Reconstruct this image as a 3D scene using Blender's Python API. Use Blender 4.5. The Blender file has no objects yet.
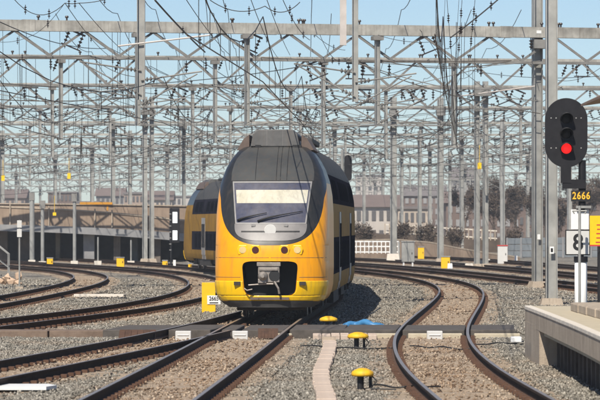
import bpy, math, random
import numpy as np
from mathutils import Vector, Matrix
R = math.radians
random.seed(7); rng = np.random.default_rng(7)
sc = bpy.context.scene
COL = sc.collection

# ------------------------------------------------------------------ camera, sky, sun, exposure
FPX, HOR, HC = 3600.0, 225.0, 2.47          # focal length in photo pixels, horizon row, eye height (m)
cam = bpy.data.cameras.new('camera'); co = bpy.data.objects.new('camera', cam); COL.objects.link(co)
cam.sensor_width = 36; cam.lens = 36 * FPX / 600; cam.shift_y = (HOR - 200) / 600
cam.clip_start = 1; cam.clip_end = 20000
co.location = (0, 0, HC); co.rotation_euler = (R(90), 0, 0)
cam.dof.use_dof = True; cam.dof.focus_distance = 92; cam.dof.aperture_fstop = 6.3
sc.camera = co
SUN_AZ, SUN_EL = R(198), R(47)              # azimuth clockwise from +Y: behind the camera, to its left
w = bpy.data.worlds.new('World'); sc.world = w; w.use_nodes = True
nt = w.node_tree; bg = nt.nodes['Background']
sky = nt.nodes.new('ShaderNodeTexSky'); sky.sky_type = 'NISHITA'; sky.sun_disc = False
sky.sun_elevation = SUN_EL; sky.sun_rotation = SUN_AZ
sky.altitude = 1500; sky.air_density = 0.9; sky.dust_density = 0.8; sky.ozone_density = 3.8
nt.links.new(sky.outputs[0], bg.inputs[0]); bg.inputs[1].default_value = 0.08
sl = bpy.data.lights.new('sun', 'SUN'); so = bpy.data.objects.new('sun', sl); COL.objects.link(so)
sl.energy = 4.4; sl.angle = R(0.53); sl.color = (1.0, 0.93, 0.82)
sd = Vector((math.sin(SUN_AZ) * math.cos(SUN_EL), math.cos(SUN_AZ) * math.cos(SUN_EL), math.sin(SUN_EL)))
so.rotation_euler = sd.to_track_quat('Z', 'Y').to_euler(); so.location = (-20, -20, 60)
vs = sc.view_settings; vs.view_transform = 'Standard'; vs.look = 'None'; vs.exposure = 0.38; vs.gamma = 1; vs.use_curve_mapping = False

# ------------------------------------------------------------------ helpers
def W(px, py, d): return Vector(((px - 300) * d / FPX, d, HC - (py - HOR) * d / FPX))
def WX(px, d): return (px - 300) * d / FPX
def G(px, py, z=0.0):
    d = FPX * (HC - z) / (py - HOR); return Vector(((px - 300) * d / FPX, d, z))

def mat(name, col, rough=.7, metal=0., var=.12, scale=4., col2=None, bump=0., bscale=40., coat=0., spec=.5, emit=None, estr=0., streak=0.):
    m = bpy.data.materials.new(name); m.use_nodes = True; t = m.node_tree; n = t.nodes; b = n['Principled BSDF']
    b.inputs['Roughness'].default_value = rough; b.inputs['Metallic'].default_value = metal
    b.inputs['Specular IOR Level'].default_value = spec; b.inputs['Coat Weight'].default_value = coat
    b.inputs['Coat Roughness'].default_value = .05
    tc = n.new('ShaderNodeTexCoord')
    nz = n.new('ShaderNodeTexNoise'); nz.inputs['Scale'].default_value = scale; nz.inputs['Detail'].default_value = 5
    nz.inputs['Roughness'].default_value = .65
    t.links.new(tc.outputs['Object'], nz.inputs['Vector'])
    rp = n.new('ShaderNodeValToRGB')
    rp.color_ramp.elements[0].position = .3; rp.color_ramp.elements[1].position = .72
    c2 = col2 if col2 else tuple(min(1, c * (1 + var)) for c in col)
    c1 = col if col2 else tuple(c * (1 - var) for c in col)
    rp.color_ramp.elements[0].color = (*c1, 1); rp.color_ramp.elements[1].color = (*c2, 1)
    t.links.new(nz.outputs[0], rp.inputs[0])
    if streak:      # vertical run-off grime
        mp = n.new('ShaderNodeMapping'); mp.inputs['Scale'].default_value = (7, 7, .5); t.links.new(tc.outputs['Object'], mp.inputs['Vector'])
        n3 = n.new('ShaderNodeTexNoise'); n3.inputs['Scale'].default_value = 1.6; n3.inputs['Detail'].default_value = 6; t.links.new(mp.outputs[0], n3.inputs['Vector'])
        r3 = n.new('ShaderNodeMapRange'); r3.inputs['From Min'].default_value = .48; r3.inputs['From Max'].default_value = .8; r3.inputs['To Max'].default_value = streak; t.links.new(n3.outputs[0], r3.inputs['Value'])
        m3 = n.new('ShaderNodeMix'); m3.data_type = 'RGBA'; m3.inputs['B'].default_value = (.10, .075, .055, 1)
        t.links.new(r3.outputs[0], m3.inputs['Factor']); t.links.new(rp.outputs[0], m3.inputs['A']); t.links.new(m3.outputs['Result'], b.inputs['Base Color'])
    else: t.links.new(rp.outputs[0], b.inputs['Base Color'])
    if bump:
        n2 = n.new('ShaderNodeTexNoise'); n2.inputs['Scale'].default_value = bscale; n2.inputs['Detail'].default_value = 4
        t.links.new(tc.outputs['Object'], n2.inputs['Vector'])
        bp = n.new('ShaderNodeBump'); bp.inputs['Strength'].default_value = bump; bp.inputs['Distance'].default_value = .02
        t.links.new(n2.outputs[0], bp.inputs['Height']); t.links.new(bp.outputs[0], b.inputs['Normal'])
    if emit:
        b.inputs['Emission Color'].default_value = (*emit, 1); b.inputs['Emission Strength'].default_value = estr
    return m

M = {}
M['galv'] = mat('galvanised_steel', (.25, .25, .235), .55, .25, scale=1.5, col2=(.42, .415, .39))
M['galv_old'] = mat('weathered_galvanised_steel', (.12, .116, .108), .7, .1, scale=.9, col2=(.30, .29, .27))
M['beam'] = mat('weathered_beam_steel', (.20, .19, .168), .75, .05, scale=1.1, col2=(.55, .53, .475), bump=.2, streak=.5)
M['white_tube'] = mat('pale_tube', (.52, .47, .43), .5, scale=3)
M['insul'] = mat('brown_insulator', (.035, .025, .022), .35, var=.3)
M['wire'] = mat('dark_wire', (.045, .042, .04), .6, .2)
M['copper'] = mat('oxidised_copper_wire', (.10, .085, .07), .6, .3)
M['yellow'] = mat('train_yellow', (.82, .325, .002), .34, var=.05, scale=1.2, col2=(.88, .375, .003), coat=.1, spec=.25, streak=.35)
M['yellow_lip'] = mat('train_yellow_lip', (.86, .50, .003), .36, scale=2, col2=(.90, .56, .004), coat=.2, spec=.4, streak=.4)
M['mask'] = mat('train_dark_grey', (.016, .017, .018), .4, scale=1.2, col2=(.026, .027, .027), coat=.15, spec=.4, streak=.3)
M['hood'] = mat('hood_grey', (.050, .052, .051), .45, scale=1.2, col2=(.075, .076, .073), coat=.1, spec=.4, streak=.5)
M['panelgrey'] = mat('cab_panel_grey', (.17, .16, .155), .45, scale=3, col2=(.24, .225, .215))
M['frame'] = mat('window_frame_pale', (.27, .26, .25), .5, scale=6)
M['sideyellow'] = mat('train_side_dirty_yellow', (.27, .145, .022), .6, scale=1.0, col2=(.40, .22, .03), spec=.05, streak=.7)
M['doorgrey'] = mat('train_door_grey', (.30, .28, .27), .4, scale=2)
M['glass'] = mat('windscreen_glass', (.045, .05, .085), .08, scale=1.6, col2=(.15, .145, .165), coat=.8, spec=.6, streak=.35)
M['reflection'] = mat('cream_painted_reflection', (.50, .46, .34), .35, scale=2.2, col2=(.62, .59, .49), coat=.4, streak=.35)  # bright reflection in the windscreen, put into a cream colour
M['winglass'] = mat('side_window_glass', (.010, .012, .018), .25, spec=.0)
M['blue'] = mat('train_blue', (.014, .015, .026), .4, scale=2, col2=(.03, .03, .042), spec=.0)
M['roof'] = mat('train_roof_grey', (.05, .05, .05), .7, scale=2, col2=(.085, .082, .078), spec=.2)
M['pod'] = mat('roof_unit_grey', (.085, .084, .082), .6, scale=3, col2=(.14, .137, .132), streak=.5)
M['rustpod'] = mat('roof_brown', (.10, .07, .055), .7, scale=5, col2=(.15, .11, .09))
M['black'] = mat('black_rubber', (.012, .012, .013), .6, var=.3)
M['under'] = mat('underframe_grime', (.022, .019, .016), .8, scale=4, col2=(.05, .04, .032), bump=.3)
M['castiron'] = mat('coupler_steel', (.23, .20, .175), .5, .4, scale=9, col2=(.38, .34, .30))
M['wheel'] = mat('wheel_steel', (.12, .10, .09), .5, .5, scale=6)
M['lamp'] = mat('lamp_glass_yellowed', (.70, .52, .22), .2, coat=.6)
M['redlamp'] = mat('tail_lamp_dark_red', (.06, .008, .008), .2, coat=.6)
M['rust'] = mat('rail_rust', (.055, .028, .016), .85, scale=7, col2=(.115, .058, .032), bump=.3, bscale=60)
M['railtop'] = mat('rail_polished_top', (.42, .355, .30), .40, .7, scale=9, var=.2)
M['railflank'] = mat('rail_dark_flank', (.020, .013, .010), .85, scale=6, col2=(.052, .031, .021), spec=.15)
M['sleeper'] = mat('sleeper_concrete', (.24, .185, .135), .9, scale=7, col2=(.43, .345, .26), bump=.4)
M['clip'] = mat('rail_clip_rust', (.07, .034, .019), .85, scale=20, col2=(.14, .07, .04))
M['rubber_panel'] = mat('crossing_dark_panel', (.055, .047, .040), .8, scale=5, col2=(.115, .098, .083), bump=.4, bscale=70)
M['duct'] = mat('brown_duct_cover', (.13, .088, .062), .85, scale=5, col2=(.23, .165, .12), bump=.3)
M['concrete'] = mat('concrete', (.34, .275, .21), .9, scale=1.6, col2=(.48, .40, .31), bump=.35, bscale=30, streak=.5)
M['concrete_pale'] = mat('pale_concrete', (.60, .54, .46), .85, scale=5, col2=(.72, .66, .57), bump=.25)
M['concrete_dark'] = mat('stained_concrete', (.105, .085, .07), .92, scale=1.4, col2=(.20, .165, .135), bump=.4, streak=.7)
M['cover'] = mat('cable_cover_cream', (.44, .34, .265), .88, scale=9, col2=(.60, .49, .40), bump=.3)
M['paving'] = mat('platform_sand', (.44, .38, .27), .92, scale=5, col2=(.55, .48, .36), bump=.4, bscale=70)
M['domeyellow'] = mat('yellow_plastic', (.74, .40, .008), .6, scale=8, col2=(.86, .52, .012), streak=.5)
M['postyellow'] = mat('yellow_post_paint', (.86, .47, .004), .5, scale=5, col2=(.92, .54, .008))
M['white'] = mat('white_paint', (.78, .77, .74), .5, scale=4, col2=(.84, .83, .80))
M['signface'] = mat('sign_face_grey_white', (.58, .57, .54), .5, scale=3, col2=(.64, .63, .60))
M['signblack'] = mat('signal_black', (.009, .009, .011), .55, scale=6, col2=(.018, .017, .020), spec=.3)
M['print'] = mat('black_print', (.012, .012, .013), .6)
M['redlight'] = mat('red_signal_light', (.25, .004, .004), .3, emit=(1.0, .012, .012), estr=1.3)
M['whitelight'] = mat('white_lit_panel', (.8, .8, .8), .4, emit=(.85, .95, 1.0), estr=.55)
M['plateyellow'] = mat('number_plate_yellow', (.85, .47, .03), .5)
M['sky_yellow_sign'] = mat('sign_yellow', (.88, .55, .005), .5)
M['orange'] = mat('orange_board', (.55, .25, .02), .6, scale=6)
M['red'] = mat('red_paint', (.55, .05, .04), .5)
M['bluehose'] = mat('blue_sheet', (.035, .16, .36), .5, scale=9, col2=(.07, .26, .48))
M['brickwall'] = mat('brown_retaining_wall', (.22, .16, .115), .9, scale=.7, col2=(.36, .27, .20), streak=.5, bump=.3)
M['girder'] = mat('grey_girder', (.19, .19, .195), .7, scale=1.1, col2=(.30, .295, .29))
M['darkwall'] = mat('under_deck_shade_wall', (.035, .035, .04), .9, scale=1.2, col2=(.07, .068, .07))  # near-black: the shade under the viaduct deck is put into the colour
M['canopy'] = mat('brown_canopy', (.17, .10, .06), .6, scale=4, col2=(.26, .16, .10))
M['bark'] = mat('bark', (.09, .065, .05), .9, scale=6, col2=(.15, .115, .09))
M['twig'] = mat('brown_twigs', (.065, .047, .034), .95, scale=.7, col2=(.135, .10, .075))
M['bluewall'] = mat('blue_grey_barrier', (.13, .15, .165), .7, scale=1.2, col2=(.20, .22, .235))
M['rubble'] = mat('sandstone_rubble', (.48, .33, .22), .9, scale=6, col2=(.60, .45, .33), bump=.5)
for k, c in {'terra': (.34, .26, .21), 'cream': (.45, .38, .31), 'brick': (.16, .115, .095), 'pale': (.46, .42, .38), 'greyb': (.30, .28, .265), 'roofred': (.17, .13, .115), 'roofgrey': (.17, .15, .145)}.items():
    M['b_' + k] = mat('house_' + k, c, .85, scale=.4, var=.15)
M['pane'] = mat('far_window', (.11, .105, .105), .4)
M['pane_pale'] = mat('far_window_pale', (.30, .29, .28), .4)

class MB:
    def __init__(s): s.v = []; s.f = []; s.m = []
    def add(s, vs, fs, mi=0):
        o = len(s.v); s.v += [tuple(p) for p in vs]; s.f += [tuple(i + o for i in f) for f in fs]; s.m += [mi] * len(fs); return s
    def box(s, c, size, rot=None, mi=0, taper=1.0):
        x, y, z = (a / 2 for a in size); c = Vector(c); vs = []
        for k, (i, j, l) in enumerate([(-1,-1,-1),(1,-1,-1),(1,1,-1),(-1,1,-1),(-1,-1,1),(1,-1,1),(1,1,1),(-1,1,1)]):
            t = taper if l > 0 else 1
            p = Vector((i * x * t, j * y * t, l * z)); vs.append(c + (rot @ p if rot else p))
        return s.add(vs, [(3,2,1,0),(4,5,6,7),(0,1,5,4),(1,2,6,5),(2,3,7,6),(3,0,4,7)], mi)
    def beam(s, p, q, wd, ht, mi=0):
        p, q = Vector(p), Vector(q); d = q - p; L = d.length
        rot = d.to_track_quat('X', 'Z').to_matrix()
        return s.box((p + q) / 2, (L, wd, ht), rot, mi)
    def tube(s, pts, r, n=6, mi=0, cap=True):
        pts = [Vector(p) for p in pts]; rs = r if isinstance(r, (list, tuple)) else [r] * len(pts)
        o = len(s.v); N = len(pts)
        for i, p in enumerate(pts):
            t = (pts[min(i + 1, N - 1)] - pts[max(i - 1, 0)])
            if t.length < 1e-9: t = Vector((0, 0, 1))
            t.normalize(); up = Vector((0, 0, 1)) if abs(t.z) < .95 else Vector((1, 0, 0))
            a = t.cross(up).normalized(); b = a.cross(t)
            for k in range(n):
                th = 2 * math.pi * k / n
                s.v.append(tuple(p + (a * math.cos(th) + b * math.sin(th)) * rs[i]))
        for i in range(N - 1):
            for k in range(n):
                k2 = (k + 1) % n
                s.f.append((o + i * n + k, o + i * n + k2, o + (i + 1) * n + k2, o + (i + 1) * n + k)); s.m.append(mi)
        if cap:
            s.f.append(tuple(o + k for k in range(n))[::-1]); s.m.append(mi)
            s.f.append(tuple(o + (N - 1) * n + k for k in range(n))); s.m.append(mi)
        return s
    def lathe(s, prof, axis='z', origin=(0, 0, 0), n=16, mi=0):
        o = len(s.v); O = Vector(origin)
        for (r, h) in prof:
            for k in range(n):
                th = 2 * math.pi * k / n; a, b = r * math.cos(th), r * math.sin(th)
                p = {'z': (a, b, h), 'y': (a, h, b), 'x': (h, a, b)}[axis]; s.v.append(tuple(O + Vector(p)))
        for i in range(len(prof) - 1):
            for k in range(n):
                k2 = (k + 1) % n
                s.f.append((o + i*n + k, o + i*n + k2, o + (i+1)*n + k2, o + (i+1)*n + k)); s.m.append(mi)
        s.f.append(tuple(o + k for k in range(n))); s.m.append(mi)
        s.f.append(tuple(o + (len(prof)-1)*n + k for k in range(n))); s.m.append(mi)
        return s
    def prism(s, poly, y0, y1, mi=0):           # polygon in x-z, extruded along y
        n = len(poly)
        vs = [(x, y0, z) for x, z in poly] + [(x, y1, z) for x, z in poly]
        fs = [tuple(range(n)), tuple(range(2*n - 1, n - 1, -1))] + [(i, i + n, (i+1) % n + n, (i+1) % n) for i in range(n)]
        return s.add(vs, fs, mi)
    def mesh(s, name, mats, smooth=False):
        me = bpy.data.meshes.new(name); me.from_pydata(s.v, [], s.f)
        for m in (mats if isinstance(mats, (list, tuple)) else ([mats] if mats else [])): me.materials.append(m)
        if any(s.m): me.polygons.foreach_set('material_index', s.m)
        if smooth: me.polygons.foreach_set('use_smooth', [True] * len(s.f))
        me.validate(); me.update(); return me
    def build(s, name, mats, parent=None, smooth=False):
        return link(name, s.mesh(name, mats, smooth), parent)
def link(name, me, parent=None, loc=None, rz=None):
    o = bpy.data.objects.new(name, me); COL.objects.link(o)
    if parent: o.parent = parent
    if loc is not None: o.location = loc
    if rz is not None: o.rotation_euler = (0, 0, rz)
    return o
def fixn(o):
    import bmesh
    b = bmesh.new(); b.from_mesh(o.data); bmesh.ops.recalc_face_normals(b, faces=b.faces); b.to_mesh(o.data); b.free(); return o
def bevel(o, wd, seg=2):
    md = o.modifiers.new('bevel', 'BEVEL'); md.width = wd; md.segments = seg; md.limit_method = 'ANGLE'; return o
def tag(o, label, cat, group=None):
    o['label'] = label; o['category'] = cat
    if group: o['group'] = group
    return o
def struct(o, kind='structure'): o['kind'] = kind; return o
def empty(name, loc=(0, 0, 0), rz=0, parent=None):
    o = bpy.data.objects.new(name, None); COL.objects.link(o); o.location = loc; o.rotation_euler = (0, 0, rz); o.empty_display_size = .2
    if parent: o.parent = parent
    return o
def text(name, body, size, mt, parent, loc, rot=(R(90), 0, 0), xs=1.0, extrude=.002):
    cu = bpy.data.curves.new(name, 'FONT'); cu.body = body; cu.size = size; cu.align_x = 'CENTER'; cu.align_y = 'CENTER'; cu.extrude = extrude
    cu.offset = size * .022
    tmp = bpy.data.objects.new(name + '_tmp', cu); COL.objects.link(tmp); bpy.context.view_layer.update()
    me = bpy.data.meshes.new_from_object(tmp.evaluated_get(bpy.context.evaluated_depsgraph_get()))
    bpy.data.objects.remove(tmp); me.materials.clear(); me.materials.append(mt)
    o = link(name, me, parent, loc); o.rotation_euler = rot; o.scale = (xs, 1, 1); return o

def spline(pts):
    p = np.array(pts, float); x, y = p[:, 0], p[:, 1]; n = len(x); h = np.diff(x)
    A = np.zeros((n, n)); b = np.zeros(n); A[0, 0] = A[-1, -1] = 1
    for i in range(1, n - 1):
        A[i, i-1] = h[i-1]; A[i, i] = 2 * (h[i-1] + h[i]); A[i, i+1] = h[i]
        b[i] = 3 * ((y[i+1] - y[i]) / h[i] - (y[i] - y[i-1]) / h[i-1])
    c = np.linalg.solve(A, b)
    def f(q):
        q = np.clip(np.asarray(q, float), x[0], x[-1]); i = np.clip(np.searchsorted(x, q, 'right') - 1, 0, n - 2); dx = q - x[i]
        bb = (y[i+1] - y[i]) / h[i] - h[i] * (2 * c[i] + c[i+1]) / 3; dd = (c[i+1] - c[i]) / (3 * h[i])
        return y[i] + bb * dx + c[i] * dx**2 + dd * dx**3
    f.x0, f.x1 = x[0], x[-1]; return f

# ------------------------------------------------------------------ track layout (d, X of the centre line)
RT = 0.17                                     # rail top above sleeper tops
TR = {
 'A': [(18,-3.15),(46.7,-2.17),(67,-1.45),(88,-.74),(104,-.08),(120,.50),(135,.58),(150,.08),(165,-1.05),(180,-2.7),(195,-5.05),(215,-8.4),(235,-12.8),(262,-19.5)],
 'B': [(18,3.0),(47,2.6),(56,2.46),(66,2.5),(75.5,2.77),(89,3.5),(106,4.57),(115,5.1),(124,5.55),(140,5.95),(156,5.65),(169,4.85),(180,3.9),(195,2.2),(215,-.6),(240,-5.2),(262,-10)],
 'C': [(58,-11.2),(70,-9.3),(84.5,-7.2),(100,-5.1),(118,-3.75),(138,-3.55),(156,-4.3),(172,-5.8),(184,-7.6),(200,-11),(220,-16),(245,-23)],
 'E': [(70,-12.6),(90,-10.5),(105,-9.5),(118,-9.05),(133,-8.75),(155,-9.05),(168,-9.9),(180,-11.3),(188,-12.6),(197,-14.8),(215,-19.6),(235,-26)],
 'D': [(30,-8.6),(54,-5.25),(61,-4.35),(72,-3.0),(82,-1.98),(92,-1.17),(102,-.45),(110,.02)],
 'F': [(80,17.2),(100,14.5),(127,11.8),(150,10),(175,8),(202,5.3),(230,1),(255,-4)],
 'H': [(100,19.5),(125,16.9),(150,14.4),(190,11.5),(220,8.6),(255,3)],
 'J': [(130,22.5),(160,19),(200,15.6),(240,12.6),(270,9)],
}
TF = {k: spline(v) for k, v in TR.items()}
def rail_dist(X, Y):
    """smallest distance to a rail and to a track centre line, for arrays of points"""
    best = np.full(X.shape, 99.); cen = np.full(X.shape, 99.)
    for f in TF.values():
        dx = np.abs(X - f(Y)); dx = np.where((Y >= f.x0) & (Y <= f.x1), dx, 99.)
        cen = np.minimum(cen, dx); best = np.minimum(best, np.abs(dx - .75))
    return best, cen
def vnoise(X, Y, sc_, seed):
    g = np.random.default_rng(seed).random((64, 64)); x, y = X * sc_, Y * sc_
    i, j = np.floor(x).astype(int), np.floor(y).astype(int); fx, fy = x - i, y - j
    fx = fx*fx*(3-2*fx); fy = fy*fy*(3-2*fy); q = lambda a, b: g[a % 64, b % 64]
    return (q(i,j)*(1-fx)+q(i+1,j)*fx)*(1-fy)+(q(i,j+1)*(1-fx)+q(i+1,j+1)*fx)*fy
def rustval(X, Y):
    r, c = rail_dist(X, Y)
    n = .5 * vnoise(X, Y, .7, 1) + .3 * vnoise(X, Y, 2.1, 2) + .2 * vnoise(X, Y, 6, 3)
    a = np.clip(1.3 - c / 1.0, 0, 1) * .7 + np.exp(-(r / .17)**2) * .6 + (n - .5) * .9
    return np.clip(a, 0, 1)

# ------------------------------------------------------------------ ground, ballast
def ballast_mat(name, stones):
    m = bpy.data.materials.new(name); m.use_nodes = True; t = m.node_tree; n = t.nodes; b = n['Principled BSDF']
    b.inputs['Roughness'].default_value = .93; b.inputs['Specular IOR Level'].default_value = .25
    at = n.new('ShaderNodeAttribute'); at.attribute_name = 'rust'
    tint = n.new('ShaderNodeAttribute'); tint.attribute_name = 'tint'
    mx = n.new('ShaderNodeMix'); mx.data_type = 'RGBA'
    tc = n.new('ShaderNodeTexCoord')
    rp = n.new('ShaderNodeValToRGB'); cr = rp.color_ramp
    cr.elements[0].position = 0; cr.elements[0].color = (.115, .105, .088, 1); cr.elements[1].position = 1; cr.elements[1].color = (.46, .425, .36, 1)
    e = cr.elements.new(.55); e.color = (.235, .215, .18, 1)
    r2 = n.new('ShaderNodeValToRGB'); c2 = r2.color_ramp
    c2.elements[0].position = 0; c2.elements[0].color = (.12, .068, .04, 1); c2.elements[1].position = 1; c2.elements[1].color = (.54, .40, .275, 1)
    e = c2.elements.new(.5); e.color = (.31, .21, .135, 1)
    if stones:
        t.links.new(tint.outputs['Fac'], rp.inputs[0]); t.links.new(tint.outputs['Fac'], r2.inputs[0])
    else:
        vo = n.new('ShaderNodeTexVoronoi'); vo.inputs['Scale'].default_value = 15
        nz = n.new('ShaderNodeTexNoise'); nz.inputs['Scale'].default_value = .9; nz.inputs['Detail'].default_value = 6
        t.links.new(tc.outputs['Object'], vo.inputs['Vector']); t.links.new(tc.outputs['Object'], nz.inputs['Vector'])
        sp = n.new('ShaderNodeSeparateColor'); t.links.new(vo.outputs['Color'], sp.inputs[0])
        ma = n.new('ShaderNodeMath'); ma.operation = 'MULTIPLY'; t.links.new(sp.outputs[0], ma.inputs[0]); t.links.new(nz.outputs[0], ma.inputs[1])
        mb = n.new('ShaderNodeMath'); mb.operation = 'MULTIPLY'; mb.inputs[1].default_value = 1.7; t.links.new(ma.outputs[0], mb.inputs[0])
        t.links.new(mb.outputs[0], rp.inputs[0]); t.links.new(mb.outputs[0], r2.inputs[0])
        bp = n.new('ShaderNodeBump'); bp.inputs['Strength'].default_value = .9; bp.inputs['Distance'].default_value = .05
        t.links.new(vo.outputs['Distance'], bp.inputs['Height']); bp.invert = True
        t.links.new(bp.outputs[0], b.inputs['Normal'])
    t.links.new(at.outputs['Fac'], mx.inputs['Factor']); t.links.new(rp.outputs[0], mx.inputs['A']); t.links.new(r2.outputs[0], mx.inputs['B'])
    t.links.new(mx.outputs['Result'], b.inputs['Base Color']); return m
M['ballast'] = ballast_mat('ballast_ground', False); M['stone'] = ballast_mat('ballast_stone', True)

ys = np.unique(np.concatenate([[-400, -100, 0, 20, 35], np.arange(42, 130, .45), np.arange(130, 270, 1.0), [300, 340, 400, 600, 1200, 3000, 9000]]))
us = np.unique(np.concatenate([[-6000, -1500, -400, -120, -60, -40], np.arange(-30, 30, .5), [30, 40, 60, 120, 400, 1500, 6000]]))
gx, gy = np.meshgrid(us, ys)
gz = -.055 + .05 * (vnoise(gx, gy, .45, 5) - .5) + .03 * (vnoise(gx, gy, 1.7, 6) - .5)
rd, cd = rail_dist(gx, gy); gz = np.where(cd < 1.5, np.minimum(gz, -.05), gz)
gz = np.where((gy > 270) | (gy < 35) | (np.abs(gx) > 30), -.06, gz)
nr, nc = gx.shape; idx = np.arange(nr * nc).reshape(nr, nc)
quads = np.stack([idx[:-1, :-1], idx[:-1, 1:], idx[1:, 1:], idx[1:, :-1]], -1).reshape(-1, 4)
me = bpy.data.meshes.new('ground'); me.from_pydata(np.stack([gx, gy, gz], -1).reshape(-1, 3).tolist(), [], quads.tolist())
me.materials.append(M['ballast']); at = me.attributes.new('rust', 'FLOAT', 'POINT'); at.data.foreach_set('value', rustval(gx, gy).ravel().astype(np.float32))
struct(link('ground', me))

def stones():
    P = []
    for (d0, d1, dens) in [(43, 56, 300), (56, 72, 235), (72, 92, 165), (92, 125, 65), (125, 165, 22)]:
        hw0, hw1 = d0 / 12 + 1.4, d1 / 12 + 1.4
        n = int(dens * (d1 - d0) * (hw0 + hw1)); y = rng.uniform(d0, d1, n); x = rng.uniform(-1, 1, n) * (hw0 + (hw1 - hw0) * (y - d0) / (d1 - d0))
        P.append(np.stack([x, y], 1))
    P = np.concatenate(P); x, y = P[:, 0], P[:, 1]
    r, c = rail_dist(x, y)
    keep = (r > .075)
    # sleepers stay mostly clear, crossing and platform are clear of stones
    fr = np.mod(y, .6) / .6
    keep &= ~((c < 1.25) & (np.abs(fr - .5) < .21) & (rng.random(len(x)) < .73))
    keep &= ~((y > 79.2) & (y < 83.6) & (x < 5.1))
    keep &= ~((x > np.where(y > 63.8, 4.2, 4.5)) & (y < 68.2))
    x, y, r, c = x[keep], y[keep], r[keep], c[keep]; n = len(x)
    size = rng.uniform(.015, .036, n) * np.where(y > 92, 1.3, 1) * np.where(y > 125, 1.3, 1)
    onsl = (c < 1.3) & (np.abs(np.mod(y, .6) / .6 - .5) < .21)
    z = np.where(onsl, -.004, np.where(c < 1.35, -.047, -.022)) + .04 * (vnoise(x, y, .45, 5) - .5) + rng.uniform(-.012, .02, n)
    base = np.array([(1,0,0),(-1,0,0),(0,1,0),(0,-1,0),(0,0,1),(0,0,-1)], float)
    v = base[None] * (size[:, None, None] * rng.uniform(.6, 1.25, (n, 6, 1))) + rng.uniform(-.3, .3, (n, 6, 3)) * size[:, None, None]
    th = rng.uniform(0, 6.28, n); ta = rng.uniform(-.7, .7, n)
    c_, s_ = np.cos(ta)[:, None], np.sin(ta)[:, None]; vy, vz = v[:, :, 1] * c_ - v[:, :, 2] * s_, v[:, :, 1] * s_ + v[:, :, 2] * c_
    c_, s_ = np.cos(th)[:, None], np.sin(th)[:, None]; vx, vy = v[:, :, 0] * c_ - vy * s_, v[:, :, 0] * s_ + vy * c_
    v = np.stack([vx + x[:, None], vy + y[:, None], vz * .85 + z[:, None]], -1).reshape(-1, 3).astype(np.float32)
    tri = np.array([(0,2,4),(2,1,4),(1,3,4),(3,0,4),(2,0,5),(1,2,5),(3,1,5),(0,3,5)])
    f = (tri[None] + 6 * np.arange(n)[:, None, None]).reshape(-1, 3)
    me = bpy.data.meshes.new('ballast_stones'); me.vertices.add(len(v)); me.vertices.foreach_set('co', v.ravel())
    me.loops.add(f.size); me.loops.foreach_set('vertex_index', f.ravel().astype(np.int32))
    me.polygons.add(len(f)); me.polygons.foreach_set('loop_start', np.arange(0, f.size, 3, dtype=np.int32))
    me.update(calc_edges=True)
    a = me.attributes.new('rust', 'FLOAT', 'POINT'); a.data.foreach_set('value', np.repeat(rustval(x, y), 6).astype(np.float32))
    tn = np.clip(rng.normal(.5, .24, n), 0, 1); a = me.attributes.new('tint', 'FLOAT', 'POINT'); a.data.foreach_set('value', np.repeat(tn, 6).astype(np.float32))
    me.materials.append(M['stone'])
    tag(struct(link('ballast_stones', me), 'stuff'), 'grey and rust stained crushed stone ballast round the tracks', 'ballast')
stones()

# ------------------------------------------------------------------ tracks
RAILP = [(-.07,0,2),(-.07,.012,2),(-.012,.035,1),(-.011,.12,1),(-.036,.135,1),(-.036,.160,1),(-.030,.170,0),(.030,.170,1),(.036,.160,1),(.036,.135,1),(.011,.12,1),(.012,.035,2),(.07,.012,2),(.07,0,2)]
def rail_mesh(f, off, d0, d1):
    dd = np.arange(d0, d1 + .01, .8); X = f(dd); g = np.gradient(X, dd); mb = MB(); n = len(RAILP)
    for x, y, s in zip(X, dd, g):
        l = math.hypot(1, s); nx, ny = 1 / l, -s / l
        for (a, z, m) in RAILP: mb.v.append((x + nx * (off + a), y + ny * (off + a), z))
    for i in range(len(dd) - 1):
        for k in range(n - 1):
            mb.f.append((i*n+k, i*n+k+1, (i+1)*n+k+1, (i+1)*n+k)); mb.m.append(RAILP[k][2])
    mb.f.append(tuple(range(n))); mb.m.append(1)
    return mb
TLAB = {'A': 'straight track under the yellow train running to the bottom left', 'B': 'S-curved rusty track beside the concrete platform on the right',
        'C': 'curving track just left of the train, nearer one', 'E': 'far left curving track looping near the white sign post',
        'D': 'diverging track at bottom left joining the train track at the crossing', 'F': 'track passing behind the tall grey mast at right, nearest of the far right tracks',
        'H': 'far right track beyond the mast, second one back', 'J': 'farthest right track in front of the blue grey barrier'}
SK = {'A': .5, 'B': .5, 'C': .5}
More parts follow.
